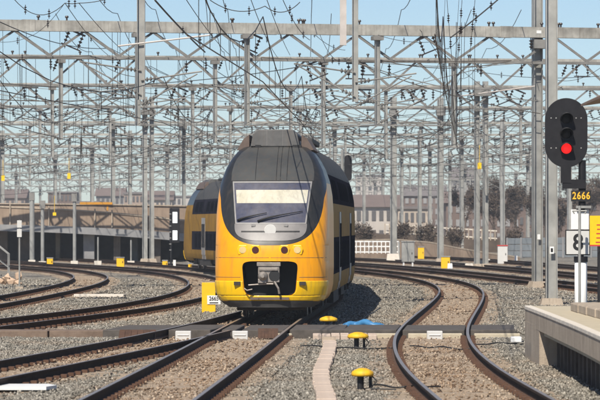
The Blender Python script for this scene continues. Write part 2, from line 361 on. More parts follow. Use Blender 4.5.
for k, f in TF.items():
    d0, d1 = f.x0, f.x1
    root = empty('railway_track', (0, 0, 0)); tag(root, TLAB[k], 'railway track', 'tracks of the station throat')
    for sgn in (-1, 1):
        a, b = d0, d1
        if k == 'D': b = 97 if sgn < 0 else 79
        rail_mesh(f, sgn * .75, a, b).build('rail', [M['railtop'], M['railflank'], M['rust']], root)
    sl_, cl_ = MB(), MB()
    e = d1 if k != 'D' else 84
    for d in np.arange(math.ceil(max(d0, 40) / .6) * .6 + .3, e, .6):
        s = float(f(d + .3) - f(d - .3)) / .6; rot = Matrix.Rotation(-math.atan(s), 3, 'Z'); x = float(f(d))
        if 79 < d < 84: continue
        if k == 'D' and d > 74: continue
        j = random.uniform(-.03, .03)
        sl_.box((x + j, d, -.115 + random.uniform(-.012, .008)), (2.6, .24, .2), rot @ Matrix.Rotation(random.uniform(-.01, .01), 3, 'Y'))
        if d < 140:
            for sg in (-1, 1):
                for q in (-1, 1): cl_.box(Vector((x, d, .022)) + rot @ Vector((sg * .75 + q * .105, 0, 0)), (.10, .15, .055), rot)
    struct(sl_.build('sleepers', M['sleeper'], root), 'stuff')
    struct(cl_.build('rail_clips', M['clip'], root), 'stuff')

# level crossing: dark panels between and beside the rails
cr = empty('level_crossing', (0, 81.4, 0)); struct(cr)
def crossing_edges():
    e = [-9.2]
    for k in ('C', 'D', 'A', 'B'):
        x = float(TF[k](81.4)); e += [x - .79, x - .71, x + .67, x + .79]
    return e + [4.85]
raw = sorted(set([round(float(TF[k](81.4)) + o, 3) for k in ('C', 'D', 'A', 'B') for o in (-.75, .75)]))
seg = [-9.4] + raw + [4.85]
for i in range(len(seg) - 1):
    a, b = seg[i] + (.06 if i else 0), seg[i+1] - (.06 if i + 2 < len(seg) else 0)
    if b - a < .08: continue
    n = max(1, round((b - a) / 1.4))
    for q in range(n):
        xa, xb = a + (b - a) * q / n + .006, a + (b - a) * (q + 1) / n - .006
        xc = (xa + xb) / 2; hz = .155 + random.uniform(-.004, .004)
        # panels follow the skew of the nearest track
        kk = min(('C', 'D', 'A', 'B'), key=lambda k: abs(float(TF[k](81.4)) - xc)); s = float(TF[kk](82.4) - TF[kk](80.4)) / 2
        duct = xb < WX(128, 79.4); mb = MB(); L = .55 if duct else 2.0; hz = .13 if duct else hz
        vs = []
        for z in (-.08, hz):
            for (xx, yy) in ((xa, -L), (xb, -L), (xb, L), (xa, L)): vs.append((xx + s * yy, yy, z))
        mb.add(vs, [(3,2,1,0),(4,5,6,7),(0,1,5,4),(1,2,6,5),(2,3,7,6),(3,0,4,7)])
        o = bevel(mb.build('duct_cover' if duct else 'crossing_panel', M['duct'] if duct else M['rubber_panel'], cr), .012, 1)
        if duct: o.location.y = -1.2
# pale kerb beams and white end blocks at the near edge of the crossing
for (p0, p1) in [(372, 398), (408, 462), (474, 520), (262, 292)]:
    xa, xb = WX(p0, 79.2), WX(p1, 79.2); mb = MB().box(((xa + xb) / 2, -2.22, .0), (xb - xa, .22, .17))
    bevel(mb.build('edge_beam', M['paving'], cr), .015, 1)
for px in (183, 240, 435):
    mb = MB().box((0, 0, .04), (.34, .26, .22)).box((0, -.135, .06), (.26, .02, .03))
    o = bevel(mb.build('end_block', M['signface'], None), .015, 1); o.location = (WX(px, 78.6), 78.8, 0)
    tag(o, {183: 'white concrete block at crossing edge left of the train track', 240: 'white concrete block at crossing edge between the train rails', 435: 'white concrete block at crossing edge between the curved rails'}[px], 'block', 'blocks along the crossing edge')
for (px, d, s) in ((119, 77.6, .36), (258, 78.6, .2)):      # rusty deflector ramps
    mb = MB()
    for i in range(6):
        x0 = i * s / 6 * 2.2; mb.add([(x0, -.35, 0), (x0 + s / 6 * 2.1, -.35, 0), (x0 + s / 6 * 2.1, .3, .2), (x0, .3, .2), (x0, .3, 0), (x0 + s/6*2.1, .3, 0)], [(0,1,2,3), (0,3,4), (1,5,2), (3,2,5,4)])
    o = mb.build('deflector_ramp', M['rust']); o.location = (WX(px, d), d, .005)
    tag(o, 'rusty brown sloping ramp at the crossing edge ' + ('left end of the dark panels' if px == 119 else 'between the rails before the train'), 'ramp', 'ramps at the crossing edge')

# ------------------------------------------------------------------ the train
SECT = [(.30,1.06),(.36,1.19),(.46,1.29),(.6,1.35),(.8,1.39),(1.2,1.405),(2.0,1.405),(2.6,1.40),(3.05,1.37),(3.4,1.31),(3.7,1.21),(3.95,1.08),(4.15,.94),(4.32,.77),(4.45,.58),(4.54,.38),(4.59,.18),(4.605,.0)]
_z, _w = np.array(SECT).T
zz_ = np.concatenate([np.linspace(.3, 3.9, 60), 4.605 - .705 * (1 - np.sin(np.linspace(0, math.pi/2, 30)))**1.6]); zz_ = np.unique(np.round(zz_, 5))
def wz(z): return np.interp(z, _z, _w)
cz = spline([(.3,.16),(.6,.05),(1.0,0),(1.5,.04),(1.85,.13),(2.3,.36),(2.8,.70),(3.35,1.16),(3.8,1.72),(4.15,2.4),(4.4,3.2),(4.55,4.0),(4.605,4.6)])
Lz = spline([(.3,.95),(1.5,1.15),(2.4,1.15),(3.3,.95),(4.0,.5),(4.605,.05)])
YB = 5.2
def F(x, z):
    ww = max(float(wz(z)), 1e-4); t = min(abs(x) / ww, 1); p = 2.5
    return float(cz(z)) + float(Lz(z)) * (1 - (1 - t**p)**(1 / p))
def patch(zs, xa, xb, nx, off=0.):
    """grid on the nose surface between xa(z) and xb(z), pushed outward by off"""
    mb = MB()
    for z in zs:
        a, b = xa(z), xb(z)
        for i in range(nx + 1):
            t = i / nx; x = a + (b - a) * t; mb.v.append((x, F(x, z) - off, z))
    for r in range(len(zs) - 1):
        for i in range(nx):
            o = r * (nx + 1) + i; mb.f.append((o, o + 1, o + nx + 2, o + nx + 1)); mb.m.append(0)
    return mb
def mz(z):
    if z <= 1.80: return 0.
    t = min((z - 1.80) / 1.55, 1); v = 1.29 * (1 - (1 - t)**3)**(1 / 3); k = max(0, min(1, (t - .72) / .28)); k = k*k*(3-2*k)
    return min(v * (1 - k) + float(wz(z)) * k, float(wz(z)))
def rxz(z):
    zc, hh = .995, .42; t = abs(z - zc) / hh
    return (.655 + .04 * (z - zc) / hh) * max(0, (1 - t**7))**(1 / 7) if t < 1 else 0.
def zr(a, b, n): return list(np.linspace(a, b, n))
def zr_in(a, b, n):   # denser near both ends
    return [a + (b - a) * (1 - math.cos(math.pi * i / n)) / 2 for i in range(n + 1)]
fA = TF['A']
# coach frames: chord between two points on the track
COACH_L = 26.9; ends = [88.0]
for i in range(4): ends.append(ends[-1] + (COACH_L if i in (0, 3) else 26.5))
# convert from path length to d (path nearly parallel to Y)
def path_d(s0, ds):
    d = s0; acc = 0
    while acc < ds:
        g = float(fA(d + .25) - fA(d)) / .25; acc += .25 * math.hypot(1, g); d += .25
    return d
de = [88.0]
for i in range(4): de.append(path_d(de[-1], COACH_L if i in (0, 3) else 26.5))
train = empty('train', (float(fA(88)), 88, 0)); tag(train, 'yellow double-deck train with dark grey cab coming round the bend', 'train')
def coach_empty(i):
    p, q = Vector((float(fA(de[i])), de[i], RT)), Vector((float(fA(de[i+1])), de[i+1], RT))
    ang = math.atan2(-(q.x - p.x), q.y - p.y); return p, q, ang
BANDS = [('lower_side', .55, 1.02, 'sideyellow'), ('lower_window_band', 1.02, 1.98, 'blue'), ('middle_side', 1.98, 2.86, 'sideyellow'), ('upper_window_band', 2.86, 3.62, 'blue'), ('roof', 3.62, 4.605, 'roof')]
def band(z0, z1, y0, y1, side=None):
    zs = sorted(set([z0, z1] + [z for z in zz_ if z0 < z < z1])); mb = MB()
    for sg in (-1, 1):
        o = len(mb.v)
        for z in zs: mb.v += [(sg * float(wz(z)), y0, z), (sg * float(wz(z)), y1, z)]
        for i in range(len(zs) - 1):
            q = (o+2*i, o+2*i+1, o+2*i+3, o+2*i+2); mb.f.append(q if sg > 0 else q[::-1]); mb.m.append(0)
    return mb
BANDCACHE = {}
def place(o, p, ang, parent):
    o.parent = parent; o.location = p - parent.matrix_world.translation if False else p; return o
def coach(i):
    p, q, ang = coach_empty(i); L = (q - p).length
    y0 = YB if i == 0 else .25; y1 = L - (.25 if i < 3 else YB)
    loc = p - Vector((float(fA(88)), 88, 0))
    def put(name, me, parent=None, off=Vector((0, 0, 0)), rz=0.):
        if parent: return link(name, me, parent, off, rz)
        r = Matrix.Rotation(ang, 3, 'Z'); return link(name, me, train, loc + r @ off, ang + rz)
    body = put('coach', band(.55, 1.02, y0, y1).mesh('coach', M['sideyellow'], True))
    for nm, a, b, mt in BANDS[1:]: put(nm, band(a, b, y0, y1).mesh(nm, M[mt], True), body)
    # ends
    for (ye, flip) in ((y0, i > 0), (y1, i < 3)):
        if not flip: continue
        zs = list(zz_); mb = MB(); poly = [(float(wz(z)), z) for z in zs] + [(-float(wz(z)), z) for z in zs[::-1][1:]]
        mb.v = [(x, ye, z) for x, z in poly]; mb.f = [tuple(range(len(poly)))]; mb.m = [0]
        put('end_wall', mb.mesh('end_wall', M['roof']), body)
    if i < 3:
        mb = MB().box((0, L, 1.75), (1.5, .52, 2.6)); put('gangway', mb.mesh('gangway', M['black']), body)
        mb = MB().box((0, L - .1, .35), (.5, .7, .35)); put('inter_coach_coupling', mb.mesh('inter_coach_coupling', M['under']), body)
        put('jumper_hose', MB().tube([(1.2, L-.3, .9), (1.25, L, .55), (1.2, L+.3, .9)], .05).mesh('jumper_hose', M['under']), body)
        put('step_box', MB().box((.95, L - .15, .5), (.5, .25, .5)).mesh('step_box', M['under']), body)
    # windows, doors
    for sg in (-1, 1):
        for (z0, z1) in ((1.12, 1.86), (2.98, 3.5)):
            n = 11; a0, a1 = y0 + 1.2, y1 - 1.2; pitch = (a1 - a0) / n
            key = (z0, sg, round(pitch, 2))
            if key not in BANDCACHE:
                zs = zr(z0, z1, 5); mb = MB()
                for z in zs: mb.v += [(sg * (float(wz(z)) + .006), -pitch * .40, z), (sg * (float(wz(z)) + .006), pitch * .40, z)]
                for r in range(4):
                    qd = (2*r, 2*r+1, 2*r+3, 2*r+2); mb.f.append(qd if sg > 0 else qd[::-1]); mb.m.append(0)
                BANDCACHE[key] = mb.mesh('window', M['winglass'], True)
            for k in range(n):
                if k in (2, 8): continue
                put('window', BANDCACHE[key], body, Vector((0, a0 + pitch * (k + .5), 0)))
        for k in (2, 8):
            n = 11; a0, a1 = y0 + 1.2, y1 - 1.2; pitch = (a1 - a0) / n
            key = ('door', sg)
            if key not in BANDCACHE:
                zs = zr(.55, 2.66, 10); mb = MB()
                for z in zs: mb.v += [(sg * (float(wz(z)) + .012), -.75, z), (sg * (float(wz(z)) + .012), .75, z)]
                for r in range(9):
                    qd = (2*r, 2*r+1, 2*r+3, 2*r+2); mb.f.append(qd if sg > 0 else qd[::-1]); mb.m.append(0)
                for yy in (-.77, .77):
                    for r in range(9): mb.box((sg * (float(wz((zs[r]+zs[r+1])/2)) + .01), yy, (zs[r]+zs[r+1])/2), (.02, .04, zs[r+1]-zs[r]))
                BANDCACHE[key] = mb.mesh('door', M['doorgrey'])
                mb = MB()
                for yy in (-.38, .38): mb.box((sg * 1.424, yy, 1.75), (.01, .5, 1.2))
                BANDCACHE[('dw', sg)] = mb.mesh('door_window', M['winglass'])
            dr = put('door', BANDCACHE[key], body, Vector((0, a0 + pitch * (k + .5), 0)))
            put('door_window', BANDCACHE[('dw', sg)], dr) if False else put('door_window', BANDCACHE[('dw', sg)], body, Vector((0, a0 + pitch * (k + .5), 0)))
    # bogies, underframe
    if 'bogie' not in BANDCACHE:
        mb = MB()
        for sg in (-1, 1):
            mb.box((sg * 1.02, 0, .55), (.18, 3.2, .22)); mb.box((sg * 1.05, 0, .38), (.22, .9, .3))
            for yy in (-1.25, 1.25): mb.box((sg * 1.05, yy, .46), (.3, .45, .36)); mb.lathe([(.09, .5), (.09, .85)], 'z', (sg * 1.0, yy * .55, 0), 8)
        mb.box((0, 0, .6), (1.9, .5, .25)); BANDCACHE['bogie'] = mb.mesh('bogie', M['under'])
        mb = MB()
        for sg in (-1, 1): mb.lathe([(.1, sg*.68), (.46, sg*.68), (.47, sg*.70), (.43, sg*.74), (.43, sg*.81), (.1, sg*.82)], 'x', (0, 0, .43), 24)
        mb.lathe([(.08, -.7), (.08, .7)], 'x', (0, 0, .43), 10); BANDCACHE['wheelset'] = mb.mesh('wheelset', M['wheel'])
        mb = MB().box((0, 0, .52), (2.3, 15.5, .36)).box((1.15, -3, .42), (.3, 4.5, .4)).box((-1.15, 3, .42), (.3, 5, .4)).box((1.15, 4, .45), (.26, 3, .34))
        BANDCACHE['uf'] = mb.mesh('underframe', M['under'])
    for yy in (4.2, L - 4.2):
        b = put('bogie', BANDCACHE['bogie'], None, Vector((0, yy, 0)))
        for k in (-1.25, 1.25): put('wheelset', BANDCACHE['wheelset'], b, Vector((0, k, 0)))
    put('underframe', BANDCACHE['uf'], body, Vector((0, L / 2, 0)))
    # roof equipment
    mb = MB().box((0, L * .5, 4.62), (1.3, 5.5, .14)); bevel(put('roof_unit', mb.mesh('roof_unit', M['roof']), body), .03)
    return body
for i in range(4): coach(i)

def nose(i, flip):
    p, q, ang = coach_empty(i); base = (q if flip else p) - Vector((float(fA(88)), 88, 0)); A_ = ang + (math.pi if flip else 0)
    def put(mb, name, mt, parent=None, smooth=True):
        if parent is not None: return link(name, mb.mesh(name, mt, smooth), parent)
        return link(name, mb.mesh(name, mt, smooth), train, base, A_)
    # yellow shell rows, with the coupler opening left free and the dark mask cut out
    mb = MB(); top = 3.35
    def addp(pm):
        o = len(mb.v); mb.v.extend(pm.v); mb.f.extend([tuple(k + o for k in f) for f in pm.f]); mb.m.extend(pm.m)
    addp(patch(zr(.42, .577, 4), lambda z: -wz(z), lambda z: wz(z), 40))
    rows = zr_in(.577, 1.413, 30)
    addp(patch(rows, lambda z: -wz(z), lambda z: -rxz(z), 20)); addp(patch(rows, lambda z: rxz(z), lambda z: wz(z), 20))
    addp(patch(zr(1.413, 1.80, 8), lambda z: -wz(z), lambda z: wz(z), 40))
    rows = [1.80 + 1.55 * (k / 40)**2 for k in range(41)]
    addp(patch(rows, lambda z: -wz(z), lambda z: -mz(z), 20)); addp(patch(rows, lambda z: mz(z), lambda z: wz(z), 20))
    def sides(m_, z0, z1):
        zs = sorted(set([z0, z1] + [float(z) for z in zz_ if z0 < z < z1]))
        for sg in (-1, 1):
            o = len(m_.v)
            for z in zs:
                for t in (0, .5, 1): f0 = F(wz(z), z); m_.v.append((sg * float(wz(z)), f0 + (YB - f0) * t if f0 < YB else YB, z))
            for r in range(len(zs) - 1):
                for t in (0, 1):
                    qd = (o+3*r+t, o+3*r+t+1, o+3*r+t+4, o+3*r+t+3); m_.f.append(qd if sg > 0 else qd[::-1]); m_.m.append(0)
    sides(mb, .42, top)
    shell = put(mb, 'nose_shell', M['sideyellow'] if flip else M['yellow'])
    if flip: shell['label'] = 'yellow tail nose at the rear end'
    mk = patch(rows + [float(z) for z in zz_ if z > 3.35], lambda z: -mz(z), lambda z: mz(z), 40, .0)
    sides(mk, top, 4.605); put(mk, 'cab_hood', M['mask'], shell)
    lip = patch(zr(.40, .9, 10), lambda z: -wz(z), lambda z: wz(z), 44, .055)
    # cut lip away at the opening by splitting it
    lip = MB(); rows2 = zr(.44, .575, 5)
    for a, b, rws in ((lambda z: -wz(z), lambda z: wz(z), rows2), (lambda z: -wz(z), lambda z: -(rxz(z) if z > .58 else .60) - .012, zr(.575, .93, 16)), (lambda z: (rxz(z) if z > .58 else .60) + .012, lambda z: wz(z), zr(.575, .93, 16))):
        pm = patch(rws, a, b, 24, .016); o = len(lip.v); lip.v += pm.v; lip.f += [tuple(k + o for k in f) for f in pm.f]; lip.m += pm.m
    l = put(lip, 'lower_lip', M['yellow_lip'], shell); sm = l.modifiers.new('thick', 'SOLIDIFY'); sm.thickness = .02; sm.offset = 1
    put(patch(zr(.28, .44, 5), lambda z: -wz(max(z, .3)) * .99, lambda z: wz(max(z, .3)) * .99, 40, .05), 'bottom_edge', M['roof'], shell)
    def hw_(z): return min(float(np.interp(z, [3.40, 3.6, 3.9, 4.1, 4.26, 4.34], [1.02, 1.03, .97, .84, .66, .52])), float(wz(z)) * .86)
    put(patch(zr(3.40, 4.33, 26), lambda z: -hw_(z), lambda z: hw_(z), 30, .012), 'hood_panel', M['hood'], shell)
    for x in (-.42, .1, .2, .36):
        put(MB().tube([(x, F(x, z) - .018, z) for z in np.linspace(3.42, 4.28, 9)], .008, 5), 'hood_shadow_line', M['mask'], shell)  # thin dark lines stand in for wire shadows and reflections on the hood
    for z, xm in ((1.50, 1.36), (1.02, 1.37)):
        for sg_ in (-1, 1): put(MB().tube([(sg_ * x, F(x, z) - .001, z) for x in np.linspace(.72 if z < 1.45 else .02, xm, 14)], .006, 4), 'panel_seam', M['rustpod'], shell)
    # windscreen
    def gw(z): return .845 + .105 * (z - 2.37) / .975
    fr = MB()
    for a, b, rws in ((lambda z: -gw(z) - .035, lambda z: -gw(z), zr(2.33, 3.385, 14)), (lambda z: gw(z), lambda z: gw(z) + .035, zr(2.33, 3.385, 14)), (lambda z: -gw(z), lambda z: gw(z), zr(3.345, 3.385, 3)), (lambda z: -gw(z), lambda z: gw(z), zr(2.33, 2.36, 3))):
        pm = patch(rws, a, b, 2 if a(2.5) * b(2.5) > 0 else 24, .018); o = len(fr.v); fr.v += pm.v; fr.f += [tuple(k + o for k in f) for f in pm.f]; fr.m += pm.m
    put(fr, 'windscreen_frame', M['frame'], shell)
    ws = put(patch(zr(2.36, 3.345, 14), lambda z: -gw(z), lambda z: gw(z), 28, .01), 'windscreen', M['glass'])
    put(patch(zr(2.84, 3.17, 6), lambda z: -gw(z) + .04, lambda z: gw(z) - .03, 28, .014), 'reflection_band', M['reflection'], ws)  # cream strip on the glass stands for a reflected bright band
    def pw(z): t = (2.33 - z) / .42; return (gw(2.33) + .05) * max(0, 1 - t**3.2)**(1 / 3.2)
    put(patch([2.33 - .42 * (1 - (1 - k / 24)**2) for k in range(25)][::-1], lambda z: -pw(z), lambda z: pw(z), 28, .012), 'lower_panel', M['panelgrey'], shell)
    b_ = MB().add([(x, F(x, 2.14 + dz) - .018, 2.14 + dz) for x in np.linspace(-.72, .72, 13) for dz in (-.018, .018)], [(2*k, 2*k+2, 2*k+3, 2*k+1) for k in range(12) if k not in (5, 6)])
    put(b_, 'panel_groove', M['print'], shell, False)
    y = F(0, 2.17); put(MB().lathe([(.14, y - .05), (.14, y + .1)], 'y', (0, 0, 2.17), 24).lathe([(.15, y - .03), (.15, y + .1)], 'y', (0, 0, 2.17), 24), 'headlight', M['signface'], shell, False)
    for (x0, z0, x1, z1) in ((-.82, 2.41, -.1, 2.60), (-.32, 2.39, .78, 2.64)):
        put(MB().tube([(x0 + (x1 - x0) * t, F(x0 + (x1 - x0) * t, z0 + (z1 - z0) * t) - .06, z0 + (z1 - z0) * (t**.7)) for t in np.linspace(0, 1, 8)], [.03, .028, .026, .02, .016, .013, .012, .010], 6), 'wiper', M['black'], ws)
    for x in (-.42, .38): put(MB().box((x, F(x, 2.29) - .03, 2.29), (.10, .04, .05)), 'wiper_mount', M['frame'], shell, False)
    # lamps
    for x, z, r, mt in ((-.67, 1.69, .085, 'lamp'), (-.355, 1.69, .085, 'redlamp'), (.355, 1.69, .085, 'redlamp'), (.67, 1.69, .085, 'lamp')):
        y = F(x, z); sk = -.35 if False else 0
        hs = put(MB().prism([(x - .14, z + .02), (x - .11, z - .12), (x + .11, z - .12), (x + .14, z + .02), (x + .10, z + .12), (x - .10, z + .12)], y - .02, y + .12), 'lamp_housing', M['yellow_lip'], shell, False); bevel(hs, .02)
        put(MB().lathe([(r, y - .035), (r, y + .05)], 'y', (x, 0, z), 18), 'headlight' if mt == 'lamp' else 'tail_light', M[mt], shell, False)
    for x in (-.80, .80):
        y = F(x, .86); put(MB().box((x, y - .06, .87), (.16, .06, .09)), 'marker_recess', M['under'], shell, False)
    # coupler pocket
    n_ = 40; ring = []
    for k in range(n_):
        th = 2 * math.pi * k / n_; c, s = math.cos(th), math.sin(th)
        z = .995 + .418 * (abs(s)**.3) * (1 if s > 0 else -1); x = (.655 + .04 * (z - .995) / .42) * (abs(c)**.3) * (1 if c > 0 else -1); ring.append((x, z))
    pk = MB(); pk.v = [(x, F(x, z) - .01, z) for x, z in ring] + [(x * .95, .75, z) for x, z in ring]
    pk.f = [(k, (k+1) % n_, n_ + (k+1) % n_, n_ + k) for k in range(n_)] + [tuple(range(n_, 2*n_))]; pk.m = [0] * (n_ + 1)
    put(pk, 'coupler_pocket', M['black'], shell, False)
    cp = MB().box((-.02, .05, 1.10), (.52, .34, .40)).box((-.02, -.02, 1.34), (.58, .26, .09)).box((0, .4, 1.0), (.3, .7, .3))
    cp.box((-.02, -.13, 1.22), (.46, .06, .07)).tube([(.12, -.13, .92), (.22, -.16, .75), (.24, -.12, .62)], .03).tube([(-.52, -.1, .83), (-.1, -.12, .86), (.1, -.14, .86)], .022).tube([(-.62, -.05, .75), (-.55, -.1, .70), (-.42, -.08, .73)], .02)
    cp.lathe([(.03, -.30), (.10, -.22), (.13, -.1)], 'y', (-.16, 0, 1.05), 16).box((-.18, -.15, .93), (.2, .06, .10))
    o = put(cp, 'coupler', M['castiron'], shell, False); bevel(o, .015)
    put(MB().lathe([(.135, -.135), (.135, .0), (.10, .1)], 'y', (.12, 0, 1.06), 18), 'coupler_funnel', M['print'], shell, False)
    put(MB().box((0, .02, .50), (.95, .06, .06)).box((-.33, -.02, .50), (.12, .03, .05)), 'step_bar', M['rustpod'], shell, False)
    # hood details and the roof unit
    for x, wd in ((-.43, .14), (.55, .22)):
        z = 4.28; put(MB().box((x, F(x, z) - .02, z), (wd, .16, .08)), 'roof_lug', M['black'], shell, False)
    ru = MB(); prof = [(-.62, 4.28), (-.56, 4.60), (-.44, 4.71), (.44, 4.71), (.56, 4.60), (.62, 4.28)]
    ru.prism(prof, 2.75, 5.6); o = fixn(put(ru, 'roof_unit', M['pod'], None, False)); bevel(o, .02)
    for x in (-.2, .2): put(MB().box((x, 2.745, 4.5), (.012, .01, .40)), 'unit_seam', M['panelgrey'], o, False)
    for sg in (-1, 1):
        put(MB().prism([(sg * .66, 4.16), (sg * .66, 4.58), (sg * .80, 4.48), (sg * .97, 4.20)], 2.9, 6.5), 'roof_fairing', M['rustpod'], o, False)
    put(MB().box((0, 3.0, .36), (2.0, 4.2, .16)).box((0, .9, .30), (1.7, .12, .22)), 'underside', M['under'], shell, False)
    return shell
nose(0, False); nose(3, True)

# ------------------------------------------------------------------ overhead line portals
def ins_mesh():
    mb = MB()
    mb.tube([(0,0,0),(0,0,-.5)], .022, 6)
    for k in range(3): mb.lathe([(.03, -.10 - k*.12), (.085, -.13 - k*.12), (.03, -.17 - k*.12)], 'z', (0,0,0), 8)
    return mb
INS = ins_mesh().mesh('insulator', M['insul'])
def ins2():
    mb = MB().box((0,0,-.03),(.75,.08,.07))
    for x in (-.28, .28):
        mb.tube([(x,0,0),(x,0,-.62)], .02, 6)
        for k in range(3): mb.lathe([(.03, -.14 - k*.14), (.085, -.18 - k*.14), (.03, -.23 - k*.14)], 'z', (x,0,0), 8)
    mb.box((0,0,-.64),(.8,.05,.05)); return mb
INS2 = ins2().mesh('insulator_pair', M['insul'])
def arm_mesh(sg):
    mb = MB()
    mb.tube([(0,0,0),(sg*1.9,0,.28)], .028, 6); mb.tube([(0,0,-.75),(sg*1.75,0,.20)], .024, 6); mb.tube([(sg*.5,0,-.55),(sg*1.8,0,-.72)], .018, 6)
    for t in (.1, .16, .22): mb.lathe([(.03, sg*1.9*t-.04), (.085, sg*1.9*t), (.03, sg*1.9*t+.04)], 'x', (0,0,.28*t), 8); mb.lathe([(.03, sg*1.75*t-.04), (.085, sg*1.75*t), (.03, sg*1.75*t+.04)], 'x', (0,0,-.75+.95*t), 8)
    return mb
ARM = {s: arm_mesh(s).mesh('cantilever_arm', M['galv_old']) for s in (-1, 1)}
def hbeam(mb, x, y, z0, z1, wd, mi=0):
    """steel H column"""
    t = wd * .09
    for s in (-1, 1): mb.box((x + s*(wd/2 - t/2), y, (z0+z1)/2), (t, wd, z1-z0), None, mi)
    mb.box((x, y, (z0+z1)/2), (wd - 2*t, t, z1-z0), None, mi); return mb
ORD = ['nearest', 'second', 'third', 'fourth', 'fifth', 'sixth', 'seventh', 'eighth', 'ninth', 'tenth', 'eleventh', 'twelfth']
DIAG = {}
def portal(idx, d, ztop, depth, yaw, masts, hangers, x0, x1, period, thick=.42, phase=0., label=None):
    root = empty('overhead_line_portal', (0, d, 0), yaw)
    tag(root, label, 'portal', 'lattice portals across the tracks')
    far = idx > 5
    mb = MB().box(((x0+x1)/2, 0, ztop - thick/2), (x1-x0, .34, thick))
    for k in range(int((x1-x0)/9)): mb.box((x0 + 4 + k*9 + random.uniform(-1,1), 0, ztop - thick/2), (.5, .37, thick + .03))
    mb.build('top_chord', M['beam'], root)
    zb = ztop - depth
    MB().box(((x0+x1)/2, -.12, zb), (x1-x0, .09, .10)).box(((x0+x1)/2, .12, zb), (x1-x0, .09, .10)).build('bottom_chord', M['galv_old'], root)
    h = depth - thick - .06
    for s in (-1, 1):
        key = (round(h, 2), round(period, 2), s)
        if key not in DIAG:
            mb = MB(); half = period / 2
            if s > 0: mb.beam((0, -.1, h), (half, -.1, 0), .05, .075).beam((.13, .1, h), (half + .13, .1, 0), .05, .055)
            else: mb.beam((0, 0, 0), (half, 0, h), .08, .09)
            DIAG[key] = mb.mesh('diagonal', M['galv_old'])
    x = x0 + phase + .2
    while x + period < x1:
        link('diagonal', DIAG[(round(h, 2), round(period, 2), 1)], root, (x, 0, zb + .06))
        link('diagonal', DIAG[(round(h, 2), round(period, 2), -1)], root, (x + period / 2, 0, zb + .06))
        x += period
    for (mx, z1, wd) in masts:
        mb = hbeam(MB(), mx, .36, -.1, z1, wd); m = mb.build('mast', M['galv'], root)
        MB().box((mx, .36, .02), (.75, .75, .4), taper=.7).build('mast_foot', M['concrete'], root)
        MB().box((mx, .1, ztop - thick - .25), (wd + .2, .5, .35)).build('mast_bracket', M['galv_old'], root)
    for hx in hangers:
        z0 = 6.35 + random.uniform(-.15, .15)
        mb = hbeam(MB(), 0, -.05, z0, ztop - thick - .02, .19); hp = mb.build('hanger_post', M['galv'], root); hp.location = (hx, -.3, 0)
        MB().box((0, -.05, ztop - thick - .12), (.42, .42, .16)).build('hanger_bracket', M['galv_old'], hp)
        for s in ((-1, 1) if random.random() < .6 else (random.choice((-1, 1)),)):
            o = link('cantilever_arm', ARM[s], hp, (0, -.05, z0 + random.uniform(.7, 1.3)))
    # insulators hung under the chords
    n = int((x1 - x0) / (1.05 if idx > 0 else 1.6))
    for k in range(n):
        xx = x0 + (x1 - x0) * (k + random.random()) / n; zc = zb - .07 if random.random() < .75 else ztop - thick
        o = link('insulator', INS2 if random.random() < .35 else INS, root, (xx, random.uniform(-.1, .1), zc)); o.rotation_euler = (0, R(random.choice((0, 0, 0, 22, -22))), 0)
    if idx <= 4:
        for k in range(int((x1 - x0) / 1.9)):      # clamps standing on the top chord
            xx = x0 + (x1-x0) * random.random(); MB().tube([(xx, 0, ztop), (xx, 0, ztop + .14)], .035, 6).lathe([(.05, ztop+.1), (.08, ztop+.14), (.05, ztop+.19)], 'z', (xx, 0, 0), 8).build('clamp', M['insul'], root)
    return root
# portal of the nearest tall mast: its beam runs above the picture
p0 = empty('overhead_line_portal', (0, 112, 0)); tag(p0, 'portal of the nearest tall grey mast, with posts hanging in from above', 'portal', 'lattice portals across the tracks')
MB().box((-1.5, 0, 11.6), (22, .36, .6)).build('top_chord', M['beam'], p0)
hbeam(MB(), -11.6, -.4, -.1, 12.2, .36).build('mast', M['galv'], p0)
x = WX(550.5, 112); m = hbeam(MB(), x, -.4, -.1, 12.2, .36).build('mast', M['galv'], p0); MB().box((x, -.4, .05), (.75, .75, .3), taper=.8).build('mast_foot', M['concrete'], p0)
MB().box((x, -.6, W(0, 250, 112).z), (.13, .012, .22)).build('number_plate', M['white'], m); MB().box((x, -.609, W(0, 250, 112).z), (.07, .006, .12)).build('plate_mark', M['print'], m)
for px, yb, wd in ((141.5, 100, .25), (355, 102, .19)):
    zb = W(0, yb, 112).z; hp = hbeam(MB(), 0, 0, zb, 11.3, wd).build('hanger_post', M['galv'], p0); hp.location = (WX(px, 112), -.3, 0)
    link('cantilever_arm', ARM[1], hp, (0, -.05, zb + .6)); link('cantilever_arm', ARM[-1], hp, (0, -.05, zb + .9))
zb = W(0, 46, 112).z; o = MB().box((WX(343, 112), -.5, (zb + 11.3) / 2), (.20, .2, 11.3 - zb)).build('hanger_tube', M['white_tube'], p0)
a, b = W(118, 46, 111.6), W(210, 35, 111.6); MB().tube([a - Vector((0,112,0)), b - Vector((0,112,0))], .03, 6).build('stay_tube', M['white_tube'], p0)
